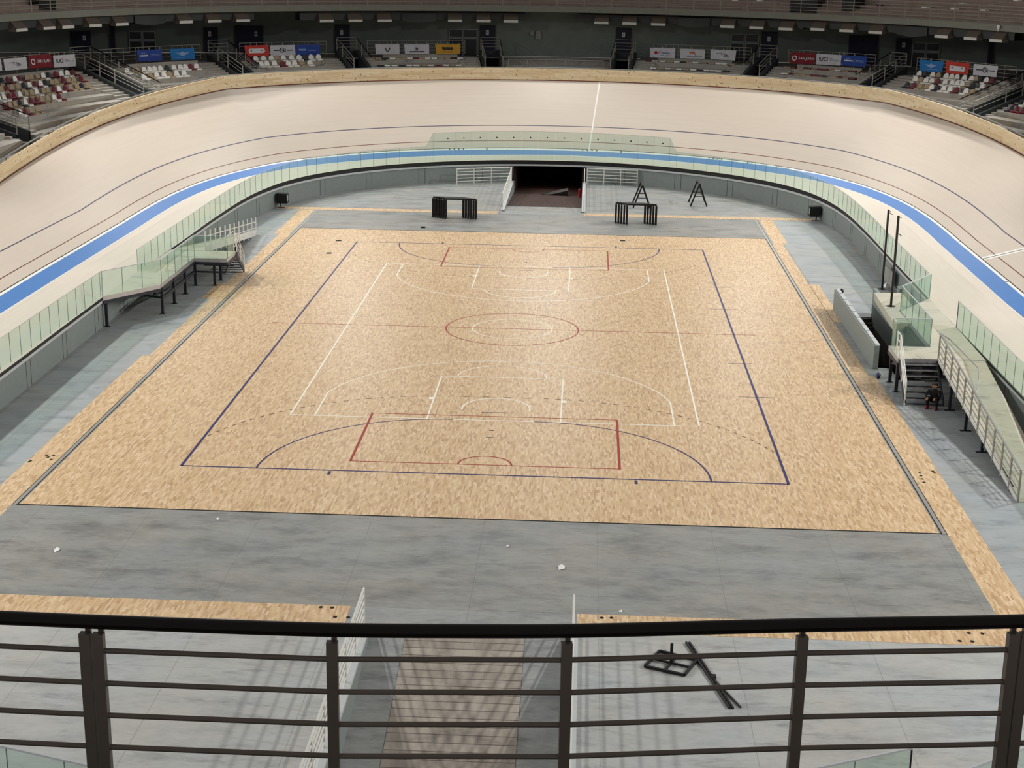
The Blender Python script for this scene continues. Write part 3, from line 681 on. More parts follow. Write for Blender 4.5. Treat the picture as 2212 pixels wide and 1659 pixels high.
# bits by the right infield wall
p = atax(1913, 605, 0, 18.9); q = atax(1927, 591, 0, 18.9)
tag(MB().box(18.86, 18.93, min(p[1], q[1])-.3, max(p[1], q[1])+.3, p[2]-.02, q[2]+.1).build('service_hatch', 'box_grey'), 'square grey hatch low on the right infield wall behind the poles', 'hatch')
tag(MB().box(18.5, 18.88, 6.1, 6.75, 0, 1.0).build('metal_cabinet', 'wall_grey'), 'narrow grey metal cabinet by the right infield wall near the glass corner', 'cabinet')
c_ = at(1917, 619); mb = MB(); mb.add([(c_[0]-.16, c_[1]-.3, .001), (c_[0]+.2, c_[1]-.2, .001), (c_[0]+.15, c_[1]+.3, .001), (c_[0]-.2, c_[1]+.2, .001), (c_[0]-.05, c_[1], .26), (c_[0]+.1, c_[1]+.12, .2)], [(0, 1, 4), (1, 5, 4), (1, 2, 5), (2, 3, 4, 5), (3, 0, 4), (0, 3, 2, 1)]); tag(mb.build('plastic_bag', 'paper'), 'crumpled white bag on the floor between the two dark poles', 'bag')
root = thing('marker_post', (16.0, 7.3, 0), 'small black marker post with a white band beyond the grey parapet', 'post')
MB().tube([(16.05, 7.3, 0), (15.97, 7.35, .34)], [.06, .10], 10).build('foot', 'black', root); MB().tube([(15.97, 7.35, .34), (15.95, 7.36, .47)], .085, 10).build('band', 'paper', root); MB().tube([(15.95, 7.36, .47), (15.94, 7.37, .58), (15.94, 7.37, .66)], [.09, .10, .04], 10).build('cap', 'black', root)
c_ = at(1905, 812); root = thing('blue_bundle', (15.56, -6.6, 0), 'small dark blue bundle on the floor by the platform leg', 'bundle')
MB().tube([(15.25, -6.75, .05), (15.3, -6.5, .09), (15.38, -6.2, .05)], [.06, .1, .05], 8).build('cloth', 'court_navy', root, True)
# loudspeakers on the floor at both ends of the far timber strip
for x0, yb, sg, lab in ((-16.55, 31.25, 1, 'black box loudspeaker on a low foot by the left far wall'), (17.9, 30.9, -1, 'black box loudspeaker on a low foot by the right far wall')):
    root = thing('loudspeaker', (x0, yb, 0), lab, 'speaker')
    MB().box(x0-.33, x0+.33, yb-.28, yb+.28, .3, .93).build('cabinet', 'black', root)
    mb = MB(); xs = x0+sg*.34
    for z in (.33, .9): mb.bar((xs, yb-.27, z), (xs, yb+.27, z), .04, .05)
    for y in (-.27, .27): mb.bar((xs, yb+y, .33), (xs, yb+y, .9), .04, .05)
    mb.build('rim', 'dark_steel', root); MB().box(xs-.01, xs+.01, yb-.15, yb+.18, .42, .82).build('grille', 'frame_grey', root)
    mb = MB(); mb.tube([(x0-sg*.12, yb, .3), (x0-sg*.1, yb, .04)], .04, 8); mb.bar((x0-sg*.3, yb-.1, .02), (x0+sg*.18, yb-.15, .02), .07, .04); mb.build('foot', 'black', root)
# nested black trestle frames
def trestle(cx, cy, wd, h, label, group):
    root = thing('trestle_frame', (cx, cy, 0), label, 'trestle', group)
    MB().bar((cx-wd/2, cy, h-.05), (cx+wd/2, cy, h-.05), .10, .10).build('top_bar', 'black', root)
    for sx in (-1, 1):
        mb = MB(); mb.bar((cx+sx*wd/2, cy-.28, 0), (cx+sx*wd/2, cy-.28, h-.1), .105, .09); mb.bar((cx+sx*wd/2, cy+.28, 0), (cx+sx*wd/2, cy+.28, h-.1), .105, .09); mb.bar((cx+sx*wd/2, cy-.25, .12), (cx+sx*wd/2, cy+.25, h-.15), .03, .06)
        mb.bar((cx+sx*wd/2, cy-.3, h-.08), (cx+sx*wd/2, cy+.3, h-.08), .06, .06); mb.bar((cx+sx*wd/2, cy-.3, .05), (cx+sx*wd/2, cy+.3, .05), .05, .05)
        mb.bar((cx+sx*wd/2, cy-.25, .1), (cx+sx*wd/2, cy+.25, h-.15), .03, .05)
        mb.build('leg', 'black', root)
nw = ('far', 'second', 'third', 'fourth', 'fifth', 'last')
for i in range(6): trestle(-5.55+.17*i+.05, 29.2-.11*i, 1.92, 1.28, f'black steel trestle, {ORD[i+1]} from the left in the nested set left of the tunnel', 'nested trestles left of the tunnel')
for i in range(5): trestle(6.05+.17*i, 28.6-.11*i, 1.82, 1.27, f'black steel trestle, {ORD[i+1]} from the left in the nested set right of the tunnel', 'nested trestles right of the tunnel')
def sawhorse(x, ya, yb, wd, h, label):
    root = thing('sawhorse', (x, (ya+yb)/2, 0), label, 'sawhorse')
    MB().bar((x, ya, h), (x+.02, yb, h), .12, .10).build('ridge', 'black', root)
    for y in (ya, yb):
        for sx in (-1, 1): MB().bar((x+sx*.02, y, h), (x+sx*wd/2, y, .0), .13, .09).build('leg', 'black', root)
        MB().bar((x-wd*.27, y, h*.46), (x+wd*.27, y, h*.46), .05, .05).build('crossbar', 'dark_steel', root)
sawhorse(10.82, 37.45, 35.5, 1.1, 1.45, 'black A-frame sawhorse standing alone right of the tunnel')
sawhorse(6.95, 36.2, 34.3, 1.12, 1.45, 'black A-frame sawhorse behind the right nested trestles')
# guard rails round the two ramp wells
def fence_run(name, label, pts, h, nr, mat, cat='railing', r=.022, pr=.035, foot=False, z=0.0, every=None, group=None):
    pts = [np.array(p, float) for p in pts]
    root = thing(name, (*pts[len(pts)//2][:2], z if len(pts[0]) < 3 else pts[len(pts)//2][2]), label, cat, group)
    P3 = [p if len(p) == 3 else np.array([p[0], p[1], z]) for p in pts]
    for p in P3:
        po = MB().bar(p, p+[0, 0, h], pr*1.1, pr*1.9).build('post', mat, root)
        if foot: MB().box(p[0]-.09, p[0]+.09, p[1]-.07, p[1]+.07, p[2], p[2]+.015).build('foot_plate', mat, po)
    for k in range(nr):
        hz = h*(k+1)/nr-(.02 if k == nr-1 else 0); MB().tube([p+[0, 0, hz] for p in P3], r*(1.5 if k == nr-1 else 1), 6).build('top_rail' if k == nr-1 else 'rail', mat, root)
    return root
fence_run('guard_rail', 'low white barred guard rail along the far wall left of the tunnel', [(-6.08, 42.7), (-4.88, 43.22), (-3.66, 43.74), (-2.3, 44.2)], 1.15, 5, 'white_metal', r=.028, pr=.05)
fence_run('guard_rail', 'low white barred guard rail along the far wall right of the tunnel', [(3.3, 44.5), (4.52, 44.35), (5.73, 44.2), (6.93, 43.98)], 1.15, 5, 'white_metal', r=.028, pr=.05)
for sg, x, lab in ((1, -2.2, 'white railing down the left side of the far tunnel ramp'), (1, 3.1, 'white railing down the right side of the far tunnel ramp'), (-1, -2.2, 'white multi-bar railing left of the grooved near ramp'), (-1, 3.1, 'white railing right of the near ramp, seen edge on')):
    fence_run('ramp_rail', lab, [(x, sg*y) for y in np.arange(32.05, 44.5, 1.52)], 1.15, 6, 'white_metal', r=.02, pr=.035, foot=True)
    mb = MB(); mb.box(x-.13, x+.13, sg*31.9, sg*44.9, 0, .06); struct(mb.build('trim_kerb', 'ledge'))
# steel frame and bars lying on the near concrete
A_, B_, C_, D_ = (np.array([4.86, -33.66, .05]), np.array([5.79, -34.05, .05]), np.array([6.14, -33.23, .05]), np.array([5.25, -32.79, .05]))
root = thing('steel_base_frame', ((A_+C_)[0]/2, (A_+C_)[1]/2, 0), 'black square steel base frame with upright stub lying on the near concrete', 'frame')
for a, b in ((A_, B_), (B_, C_), (C_, D_), (D_, A_)): MB().bar(a, b, .06, .06).build('side_bar', 'black', root)
for a, b in (((A_+B_)/2, (C_+D_)/2), ((B_+C_)/2, (A_+D_)/2)): MB().bar(a, b, .05, .05).build('cross_bar', 'black', root)
mc = (A_+C_)/2; MB().bar(mc, mc+[0, 0.02, .52], .07, .07, up=(0, 1, 0)).build('upright', 'black', root)
root = thing('steel_bar', (6.4, -34, 0), 'long pair of dark steel bars lying beside the square base frame', 'bar')
for dx in (-.03, .05): MB().bar((5.97+dx, -32.2, .03), (6.76+dx, -35.6, .03), .05, .05).build('bar', 'dark_steel', root)
q = at(1600, 1530); q0 = at(1500, 1425); tag(MB().bar((*q0[:2], .02), (*q[:2], .02), .035, .035).build('thin_steel_rod', 'dark_steel'), 'thin dark rod lying right of the pair of steel bars', 'rod')
q = at(1542, 1464); tag(MB().box(q[0]-.07, q[0]+.05, q[1]-.1, q[1]+.08, 0, .06).build('steel_clamp', 'black'), 'small black clamp on the concrete next to the thin rod', 'clamp')
for (u, v, sz), lab in (((123, 1188, .10), 'small crumpled white paper at the left of the near concrete'), ((1213, 1226, .12), 'torn white paper scrap in the middle of the near concrete'), ((1340, 1321, .05), 'tiny white scrap right of the near ramp railing'), ((1097, 1180, .05), 'tiny white scrap just below the parquet edge'), ((470, 1121, .05), 'tiny pale scrap below the left part of the parquet'), ((1845, 1341, .06), 'tiny white scrap by the right handrail line')):
    c = at(u, v); a = random.uniform(0, 3); mb = MB(); R = lambda x, y: (c[0]+sz*(x*math.cos(a)-y*math.sin(a)), c[1]+1.6*sz*(x*math.sin(a)+y*math.cos(a)))
    mb.add([(*R(-1, -.6), .002), (*R(.3, -1), .03), (*R(1, .2), .004), (*R(.2, .4), sz*.6), (*R(-.2, 1), .003), (*R(-.7, .3), sz*.4)], [(0, 1, 3, 5), (1, 2, 3), (3, 2, 4), (5, 3, 4), (0, 5, 4)])
    tag(mb.build('paper_scrap', 'paper'), lab, 'litter')
q = at(914, 492); tag(MB().box(q[0]-.12, q[0]+.12, q[1]-.1, q[1]+.1, 0, .07).build('black_block', 'black'), 'small black block on the far concrete left of the trestles', 'block')
# ------------------------------------------------------------------ brown balcony railing in the foreground
ZH = 13.34
hp = [(u, v) for u, v in ((-500, 1312), (195, 1343), (717, 1362), (1225, 1364), (1735, 1350), (2205, 1343), (2700, 1322))]
HP = np.array([at(u, v, ZH)[:2] for u, v in hp])
root = thing('balcony_railing', (*HP[3], 12.15), 'dark brown balcony railing with round handrail crossing the foreground', 'railing')
fine = []
for i in range(len(HP)-1):
    for f in np.linspace(0, 1, 9)[:-1]: fine.append(HP[i]+(HP[i+1]-HP[i])*f)
fine.append(HP[-1]); fine = np.array(fine); sm = fine.copy()
for _ in range(6): sm[1:-1] = (sm[:-2]+2*sm[1:-1]+sm[2:])/4
MB().tube([(*p, ZH) for p in sm], .038, 16).build('handrail', 'handrail_dark', root, smooth=True)
t_ = lambda i: (HP[min(i+1, 6)]-HP[max(i-1, 0)])/np.linalg.norm(HP[min(i+1, 6)]-HP[max(i-1, 0)])
def post(p, t, dx):
    c = p+t*dx; n = np.array([-t[1], t[0]]); mb = MB()
    mb.obox((*c, 12.72), (*(t*.030), 0), (*(n*.022), 0), (0, 0, .555)); mb.obox((*(c+t*.008+n*.03), 12.75), (*(t*.014), 0), (*(n*.012), 0), (0, 0, .565))
    mb.build('post', 'rail_brown', root)
for i, dbl in ((0, 0), (1, 1), (2, 0), (3, 0), (4, 0), (5, 1), (6, 0)):
    if dbl: post(HP[i], t_(i), -.032); post(HP[i], t_(i), .038)
    else: post(HP[i], t_(i), 0)
for i in range(6):
    for k in range(6):
        z = 13.175-.19*k; a, b = HP[i], HP[i+1]; d = (b-a)/np.linalg.norm(b-a)
        MB().tube([(*(a+d*.03), z), (*(b-d*.03), z)], .0155, 8).build('rail', 'rail_brown', root)
mb = MB(); n_ = np.array([0, -1.0]); A = [(*(p+n_*-.15), 12.15) for p in sm]; Bq = [(*(p+n_*2.2), 12.15) for p in sm]; mb.strip(A, Bq); A2 = [(q[0], q[1], 11.7) for q in A]; mb.strip(A, A2); struct(mb.build('floor_balcony', 'balcony'))
# ------------------------------------------------------------------ far stand: terraces, aisles, concourse, wall, balcony
ZC = 7.75                                  # concourse level
DPAR = 15.55                               # parapet line at the back of the seating
def sweep(mb, prof, ss, mi=0, caps=True):
    n = len(prof); rows = []
    for s in ss: rows.append([(*pos(s, d), z) for d, z in prof])
    for a, b in zip(rows[:-1], rows[1:]):
        vs = a+b; mb.add(vs, [(i, i+1, n+i+1, n+i) for i in range(n-1)], mi)
    if caps:
        for r, zz in ((rows[0], 0), (rows[-1], 0)):
            lo = [(p[0], p[1], 3.0) for p in r]; mb.add(r+lo, [(i, i+1, n+i+1, n+i) for i in range(n-1)], mi)
VOM = [('V1', 37.0, 38.6, 8.2), ('V2', 23.1, 24.3, 9.6), ('V3', 16.0, 16.95, 11.5), ('V4', 9.7, 10.65, 12.2), ('V5', 2.9, 3.8, 12.6), ('V6', -3.48, -2.55, 12.6), ('V7', -10.2, -9.35, 12.6), ('V8', -16.5, -15.7, 12.0), ('V9', -24.5, -23.4, 9.6)]
# seating sections between the gangways: name, s-range, step offset, aisle sides
SEC = [('S0', 38.75, 44.0, -.45), ('S1', 24.45, 36.85, -.45), ('S2', 17.1, 22.95, -.9), ('S3', 10.8, 15.85, .0), ('S4', 3.95, 9.55, .0), ('SC', -2.4, 2.75, .0), ('S5', -9.2, -3.63, .15), ('S6', -15.55, -10.35, .15), ('S7', -23.25, -16.65, .25), ('S8', -34.0, -24.65, -.3)]
ROWD = [14.85-1.05*k for k in range(8)]
mb = MB()
for nm, s0, s1, off in SEC:
    ss = np.linspace(s0, s1, max(4, int((s1-s0)/.6)))
    back = DPAR+min(0, off)
    if nm == 'SC':
        prof = [(16.4, ZC), (15.4, ZC), (15.4, 7.2), (14.0, 7.2), (14.0, 6.9), (13.0, 6.9), (13.0, 6.6), (11, 6.6), (11, 5.5), (6.6, 5.5)]
        sweep(mb, prof, ss); continue
    prof = [(18.6, ZC), (back+.16, ZC), (back+.16, 8.0), (back, 8.0)]
    z = None
    for k in range(8):
        d = ROWD[k]+off; z = zprof(d)
        hi = prof[-1][0]; lo = d-.42
        if lo < 7.6: break
        if hi > d+.63: prof += [(hi, z)]
        else: prof += [(hi, z)]
        prof += [(lo, z)]
    prof += [(prof[-1][0], prof[-1][1]-.5), (7.3, min(4.7, prof[-1][1]-.5))]; prof += [(7.3, 2.5)]
    aisle = 1.0 if nm not in ('S0', 'S8') else .3
    ss2 = [s for s in ss if s0+aisle <= s <= s1-aisle]; ss2 = [s0+aisle]+[s for s in ss2 if s0+aisle+.2 < s < s1-aisle-.2]+[s1-aisle]
    sweep(mb, prof, ss2)
    ap = [(18.6, ZC), (back+.2, ZC)]; d = back+.2; zz = ZC
    while d > 7.8:
        d2 = d-.46; z2 = zprof(d2+.2); ap += [(d, min(z2, ap[-1][1])), (d2, min(z2, ap[-1][1]))]; d = d2
    ap += [(7.3, min(4.7, ap[-1][1])), (7.3, 2.5)]
    sweep(mb, ap, [s0, s0+aisle]); sweep(mb, ap, [s1-aisle, s1])
struct(mb.build('floor_terrace', 'terrace'))
mb = MB(); ss = np.linspace(-60, 60, 90); zq = lambda s: Z0+Z1*kof(s)+7.0*math.sin(B0+(B1-B0)*kof(s))-1.6; ss = np.linspace(-48, 48, 90); mb.strip([(*pos(s, 7*math.cos(B0+(B1-B0)*kof(s))+.15), min(4.6, zq(s))) for s in ss], [(*pos(s, 9.5), min(4.6, zq(s))) for s in ss]); struct(mb.build('floor_track_passage', 'terrace'))
# back wall (slightly curved) and concourse floor
wallx = lambda x: 63.4-.0034*x*x
mb = MB(); xs = np.linspace(-58, 58, 40); mb.strip([(x, wallx(x), ZC) for x in xs], [(x, wallx(x), 12.2) for x in xs])
struct(mb.build('wall_back', 'arena_wall'))
mb = MB(); A = [(*pos(s, 15.0), ZC-.02) for s in np.linspace(-42, 42, 60)]; Bq = []
for p in A: Bq.append((p[0]*1.25, max(wallx(p[0]*1.25), p[1]+.5), ZC-.02))
mb.strip(A, Bq); struct(mb.build('floor_concourse', 'terrace'))
# upper balcony: fascia, soffit, stepped tier
def bal(s, d):
    return pos(s, d)
DB = 14.0; sb = np.linspace(-52, 52, 80)
mb = MB(); mb.strip([(*bal(s, DB), 11.5) for s in sb], [(*bal(s, DB), 11.95) for s in sb]); mb.strip([(*bal(s, DB), 11.95) for s in sb], [(*bal(s, DB+.35), 11.95) for s in sb])
struct(mb.build('wall_balcony_front', 'balcony'))
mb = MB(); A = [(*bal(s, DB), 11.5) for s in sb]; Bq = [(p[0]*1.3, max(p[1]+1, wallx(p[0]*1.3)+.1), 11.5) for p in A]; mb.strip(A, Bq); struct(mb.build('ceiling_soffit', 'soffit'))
prof = [(DB+.35, 11.95), (15.4, 11.95)]; UP = []
d, z = 15.4, 11.95
for k in range(14):
    z += .36; prof += [(d, z), (d+.82, z)]; UP.append((d+.35, z)); d += .82
mb = MB(); sweep(mb, prof, list(sb), caps=False); struct(mb.build('floor_upper_tier', 'upper_step'))
# ---- seats
def seat_mesh(key, back=True):
    mb = MB()
    xs = np.linspace(-.21, .21, 7)
    if back:
        top = [.40-.09*abs(x/.21)**2.2 for x in xs]
        mb.strip([(x, -.13-.03*(1-(x/.21)**2), .10) for x in xs], [(x*.82, -.20-.03*(1-(x/.21)**2), t) for x, t in zip(xs, top)])
        mb.strip([(x, -.16-.03*(1-(x/.21)**2), .10) for x in xs], [(x*.82, -.23-.03*(1-(x/.21)**2), t) for x, t in zip(xs, top)])
        mb.strip([(x*.82, -.20-.03*(1-(x/.21)**2), t) for x, t in zip(xs, top)], [(x*.82, -.23-.03*(1-(x/.21)**2), t) for x, t in zip(xs, top)])
    mb.strip([(x, -.15, .07+.02*(x/.21)**2) for x in xs], [(x*.95, .22, .06+.03*(x/.21)**2) for x in xs])
    mb.strip([(x*.95, .22, .06+.03*(x/.21)**2) for x in xs], [(x*.95, .24, .0) for x in xs])
    mb.strip([(x, -.15, .0) for x in xs], [(x, -.15, .07+.02*(x/.21)**2) for x in xs])
    for sx in (-.21, .21): mb.add([(sx, -.15, 0), (sx*.95, .24, 0), (sx*.95, .22, .09), (sx, -.15, .09)], [(0, 1, 2, 3)])
    o = mb.build('stadium_seat', key); bpy.data.objects.remove(o); return mb
SEATME = {}
def seat(kind, back, p, z, face, label, group):
    key = (kind, back)
    if key not in SEATME:
        mbx = seat_mesh({'W': 'seat_white', 'R': 'seat_red', 'T': 'seat_tan', 'B': 'seat_black'}[kind], back)
        me = bpy.data.meshes.new('stadium_seat'); me.from_pydata(mbx.v, [], mbx.f); me.materials.append(M[{'W': 'seat_white', 'R': 'seat_red', 'T': 'seat_tan', 'B': 'seat_black'}[kind]]); SEATME[key] = me
    o = bpy.data.objects.new('stadium_seat', SEATME[key]); COL.objects.link(o)
    o.location = (p[0], p[1], z); o.rotation_euler = (0, 0, math.atan2(face[1], face[0])-PI/2); o.scale = (1.12, 1.05, 1.1)
    return tag(o, label, 'seat', group)
CN = {'W': 'white', 'R': 'dark red', 'T': 'tan', 'B': 'black'}
z10 = lambda x, y: (x*.10848, 80+y*.10848); z11 = lambda x, y: (260+x*.0904, 80+y*.0904); z12 = lambda x, y: (500+x*.09946, 70+y*.09946)
z13 = lambda x, y: (780+x*.1085, 70+y*.1085); z14 = lambda x, y: (1380+x*.1085, 80+y*.1085); z15 = lambda x, y: (1680+x*.09946, 90+y*.09946); z16 = lambda x, y: (1930+x*.113, 110+y*.113); z17 = lambda x, y: (2050+x*.12656, 120+y*.12656)
ROWS = [  # section words, offset, row index, converter, y0,y1 at first/last, [(colour,x)...], with backs
 ('far left section', -.45, 0, z10, 968, 840, 'T-20 B100 R220 W345 R450 T580 T690 T800 W915 B1020 R1150 W1280 W1385 R1500', 1),
 ('far left section', -.45, 1, z10, 1118, 980, 'W-10 T80 R190 T300 T410 B530 W640 R750 W855 B965 T1080 T1190 R1310 T1420 T1530 R1655', 1),
 ('far left section', -.45, 2, z10, 1290, 1130, 'W40 W145 R240 R345 W465 T580 T690 W800 T915 T1020 R1130 W1240 R1350 T1470 T1580 B1690 T1800', 1),
 ('far left section', -.45, 3, z10, 1450, 1330, 'R150 T260 T360 B465 W570 R680 R790 T900 T1010 W1130 R1240', 1),
 ('far left section', -.45, 4, z10, 1590, 1545, 'W465 R570 T680 T800', 1),
 ('section under the two blue banners', -.9, 0, z11, 915, 825, 'W210 T450 W595 W740 W880 W1020 B1160 W1310 W1455 W1590 R1740 W1880', 1),
 ('section under the two blue banners', -.9, 1, z11, 1060, 1010, 'W600 T780 W920 W1070 T1240 W1390 W1545', 1),
 ('section under the red, white and blue banners', 0, 0, z12, 675, 640, 'R420 W570 W720 W870 T1030 W1170 W1325 W1470 B1615 W1775 W1920', 1),
 ('section under the red, white and blue banners', 0, 1, z12, 815, 780, 'B515 W670 W820 W965 R1115 W1265 W1415 T1560 W1710', 1),
 ('section under the yellow banner', 0, 0, z13, 565, 565, 'T330 B460 W590 T710 T840 W965 R1085 T1210 W1335 W1460 T1590 T1710 B1835 W1955', 0),
 ('section under the yellow banner', 0, 1.36, z13, 690, 690, 'B400 W520 W650 B810 W960 W1090 T1245 W1390 R1540 W1675 T1810 W1950', 0),
 ('section under the three white banners', .15, 0, z14, 535, 600, 'R205 W340 W480 T620 W745 B885 T1020 W1155 T1300 T1440 W1570 W1705 T1870', 0),
 ('section under the three white banners', .15, 1.36, z14, 660, 720, 'W295 T440 W560 T690 W830 T960 W1090 B1220 W1340 W1480 W1610 B1750', 0),
 ('section under the maroon banner on the right', .15, 0, z15, 612, 690, 'T230 R370 T520 R660 T800 R940 R1085 T1220 W1360 T1500 R1645 T1790', 0),
 ('section under the maroon banner on the right', .15, 1.2, z15, 728, 838, 'W150 R305 T450 T590 R765 R910 B1065 T1220 R1365 T1510 R1660', 0),
 ('section under the orange-red banner', .25, 0, z16, 505, 640, 'W450 B580 W715 T820 W950 W1070 W1195 W1320 W1440 T1530 B1620 W1730 R1830', 1),
 ('section under the orange-red banner', .25, 1, z16, 630, 750, 'W360 T460 W590 W710 R820 W940 W1060 W1175 W1290 T1390 B1490 W1640', 1),
 ('section under the orange-red banner', .25, 2, z16, 750, 875, 'B240 R350 T460 T580 W700 B810 W920 W1030 R1150 W1340 T1470', 1),
 ('section in the right corner', -.3, 2, z17, 930, 935, 'B1170 W1270', 1),
 ('section in the right corner', -.3, 3, z17, 1040, 1065, 'B1010 R1110 R1210', 1),
]
rown = ['top', 'second', 'third', 'fourth', 'lowest']
prevsec = None
for sec, off, k, cv, y0, y1, spec, back in ROWS:
    ri = 0 if sec != prevsec else ri+1
    prevsec = sec
    items = [(q[0], float(q[1:])) for q in spec.split()]; d = 14.85-1.05*k+off; zz = zprof(14.85-1.05*round(k)+off) if k == int(k) else zprof(d)
    xa, xb = items[0][1], items[-1][1]
    for i, (cl, x) in enumerate(items):
        y = y0+(y1-y0)*(x-xa)/(xb-xa); u, v = cv(x, y)
        q = on_d(u, v, d); s, _ = sd(q); nn = nrm(s)
        lab = f'{CN[cl]} seat, {ORD[i+1]} from left, {rown[ri]} row, {sec}'
        seat(cl, back, pos(s, d), zprof(d)+(.0 if back else .02), -nn, lab, f'seats in the {sec}')
# upper tier seats
cols_u = 'WRBTWWRTBR'; n = 0
for row, (d, z) in enumerate(UP[1:4]):
    cnt = 0
    for s in np.arange(-29.5, 27, 1.35 if row < 2 else 1.7):
        if rng.random() < .30 or abs(s-25) < 2 or abs(s+12) < 2: continue
        s2 = s+rng.uniform(-.25, .25); cl = cols_u[rng.integers(0, 10)]; cnt += 1
        if n >= 84: break
        n += 1
        side = 'left' if s2 > 0 else 'right'
        pu = pos(s2, d); seat(cl, 0, pu, z, -nrm(s2), None, 'seats of the upper tier')
ups = [o for o in bpy.data.objects if o.get('group') == 'seats of the upper tier']
ups.sort(key=lambda o: (round(o.location.z, 2), o.location.x))
def ordw(i):
    if i <= 20: return ORD[i]
    t = ['', '', 'twenty', 'thirty', 'forty'][i//10]; return (t+'-'+ORD[i % 10]) if i % 10 else {20: 'twentieth', 30: 'thirtieth', 40: 'fortieth'}[i]
cnt = {}
inv = {id(me): k[0] for k, me in SEATME.items()}
kindof = {me.name: k[0] for k, me in SEATME.items()}
for o in ups:
    zk = round(o.location.z, 2); cnt[zk] = cnt.get(zk, 0)+1; ri = sorted({round(q.location.z, 2) for q in ups}).index(zk)
    o['label'] = f'{CN[kindof[o.data.name]]} seat behind the upper balcony rail, {ordw(cnt[zk])} from left in its {["front", "second", "third"][ri]} row'
# ---- gangway trenches with their railings
vw = {'V1': 'at the left edge of the photo', 'V2': 'right of the far left seats', 'V3': 'between the two blue banners and the red banner', 'V4': 'left of the two white banners', 'V5': 'right of the yellow banner', 'V6': 'left of the three white banners', 'V7': 'left of the maroon banner on the right', 'V8': 'left of the sky blue banner on the right', 'V9': 'near the right edge of the photo'}
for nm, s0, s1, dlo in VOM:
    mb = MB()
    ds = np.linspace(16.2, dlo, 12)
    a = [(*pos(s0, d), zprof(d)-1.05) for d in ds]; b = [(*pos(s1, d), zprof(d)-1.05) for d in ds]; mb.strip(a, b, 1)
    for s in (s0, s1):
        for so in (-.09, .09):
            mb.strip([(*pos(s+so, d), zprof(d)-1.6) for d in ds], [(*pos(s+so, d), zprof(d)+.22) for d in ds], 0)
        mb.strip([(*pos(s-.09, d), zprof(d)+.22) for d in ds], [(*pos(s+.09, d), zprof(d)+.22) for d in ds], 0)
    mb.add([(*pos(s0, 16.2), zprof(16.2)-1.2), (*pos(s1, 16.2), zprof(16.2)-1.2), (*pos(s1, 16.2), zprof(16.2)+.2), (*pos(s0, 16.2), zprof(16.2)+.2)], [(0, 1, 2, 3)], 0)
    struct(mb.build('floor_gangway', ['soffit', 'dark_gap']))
    root = thing('gangway_railing', (*pos((s0+s1)/2, 13), zprof(13)), f'pale metal railing round the sunken gangway {vw[nm]}', 'railing')
    for s in (s0, s1):
        dd = np.arange(16.2, dlo-.01, -1.35); dd = np.append(dd[:-1], dlo) if len(dd) > 1 else dd
        for d in dd: p = (*pos(s, d), zprof(d)+.2); MB().bar(p, (p[0], p[1], p[2]+.95), .07, .05).build('post', 'pale_rail', root)
        for k, dz in enumerate((.4, .65)):
            MB().tube([(*pos(s, d), zprof(d)+.2+dz) for d in (16.2, dlo)], .022, 6).build('rail', 'pale_rail', root)
        dark = (s == s0) if s0 > 0 else (s == s1)
        MB().tube([(*pos(s, d), zprof(d)+1.17) for d in (16.2, dlo)], .035, 6).build('top_rail', 'handrail_dark' if s == (s0 if s0 > 0 else s1) else 'pale_rail', root)
    for dz in (.25, .5, .75, 1.0): MB().tube([(*pos(s0, 16.2), zprof(16.2)+.2+dz), (*pos(s1, 16.2), zprof(16.2)+.2+dz)], .024, 6).build('back_rail', 'pale_rail', root)
# centre bay front rail and the long rail behind the pine fence
fence_run('front_rail', 'low grey rail with posts along the empty centre bay above the track', [(*pos(s, 11.0), 6.95) for s in np.linspace(-2.3, 2.7, 6)], 1.0, 2, 'grey_metal', r=.03, pr=.05)
rp = []
for s in np.linspace(-44, 44, 60): rp.append((*pos(s, 5.85), 7.0+.0))
def ztop(s): K = kof(s); return Z0+Z1*K+7.0*math.sin(B0+(B1-B0)*K)+.853
root = thing('fence_handrail', (*pos(0, 5.85), 7.0), 'long thin pale handrail running just behind the top of the pine fence', 'handrail')
MB().tube([(*pos(s, 7*math.cos(B0+(B1-B0)*kof(s))+.34), ztop(s)+.02) for s in np.linspace(-46, 46, 70)], .045, 6).build('rail', 'grey_metal', root)
for s in np.arange(-44, 45, 3.0):
    p = (*pos(s, 7*math.cos(B0+(B1-B0)*kof(s))+.34), ztop(s)-1.0); MB().bar(p, (p[0], p[1], ztop(s)+.0), .04, .04).build('post', 'grey_metal', root)
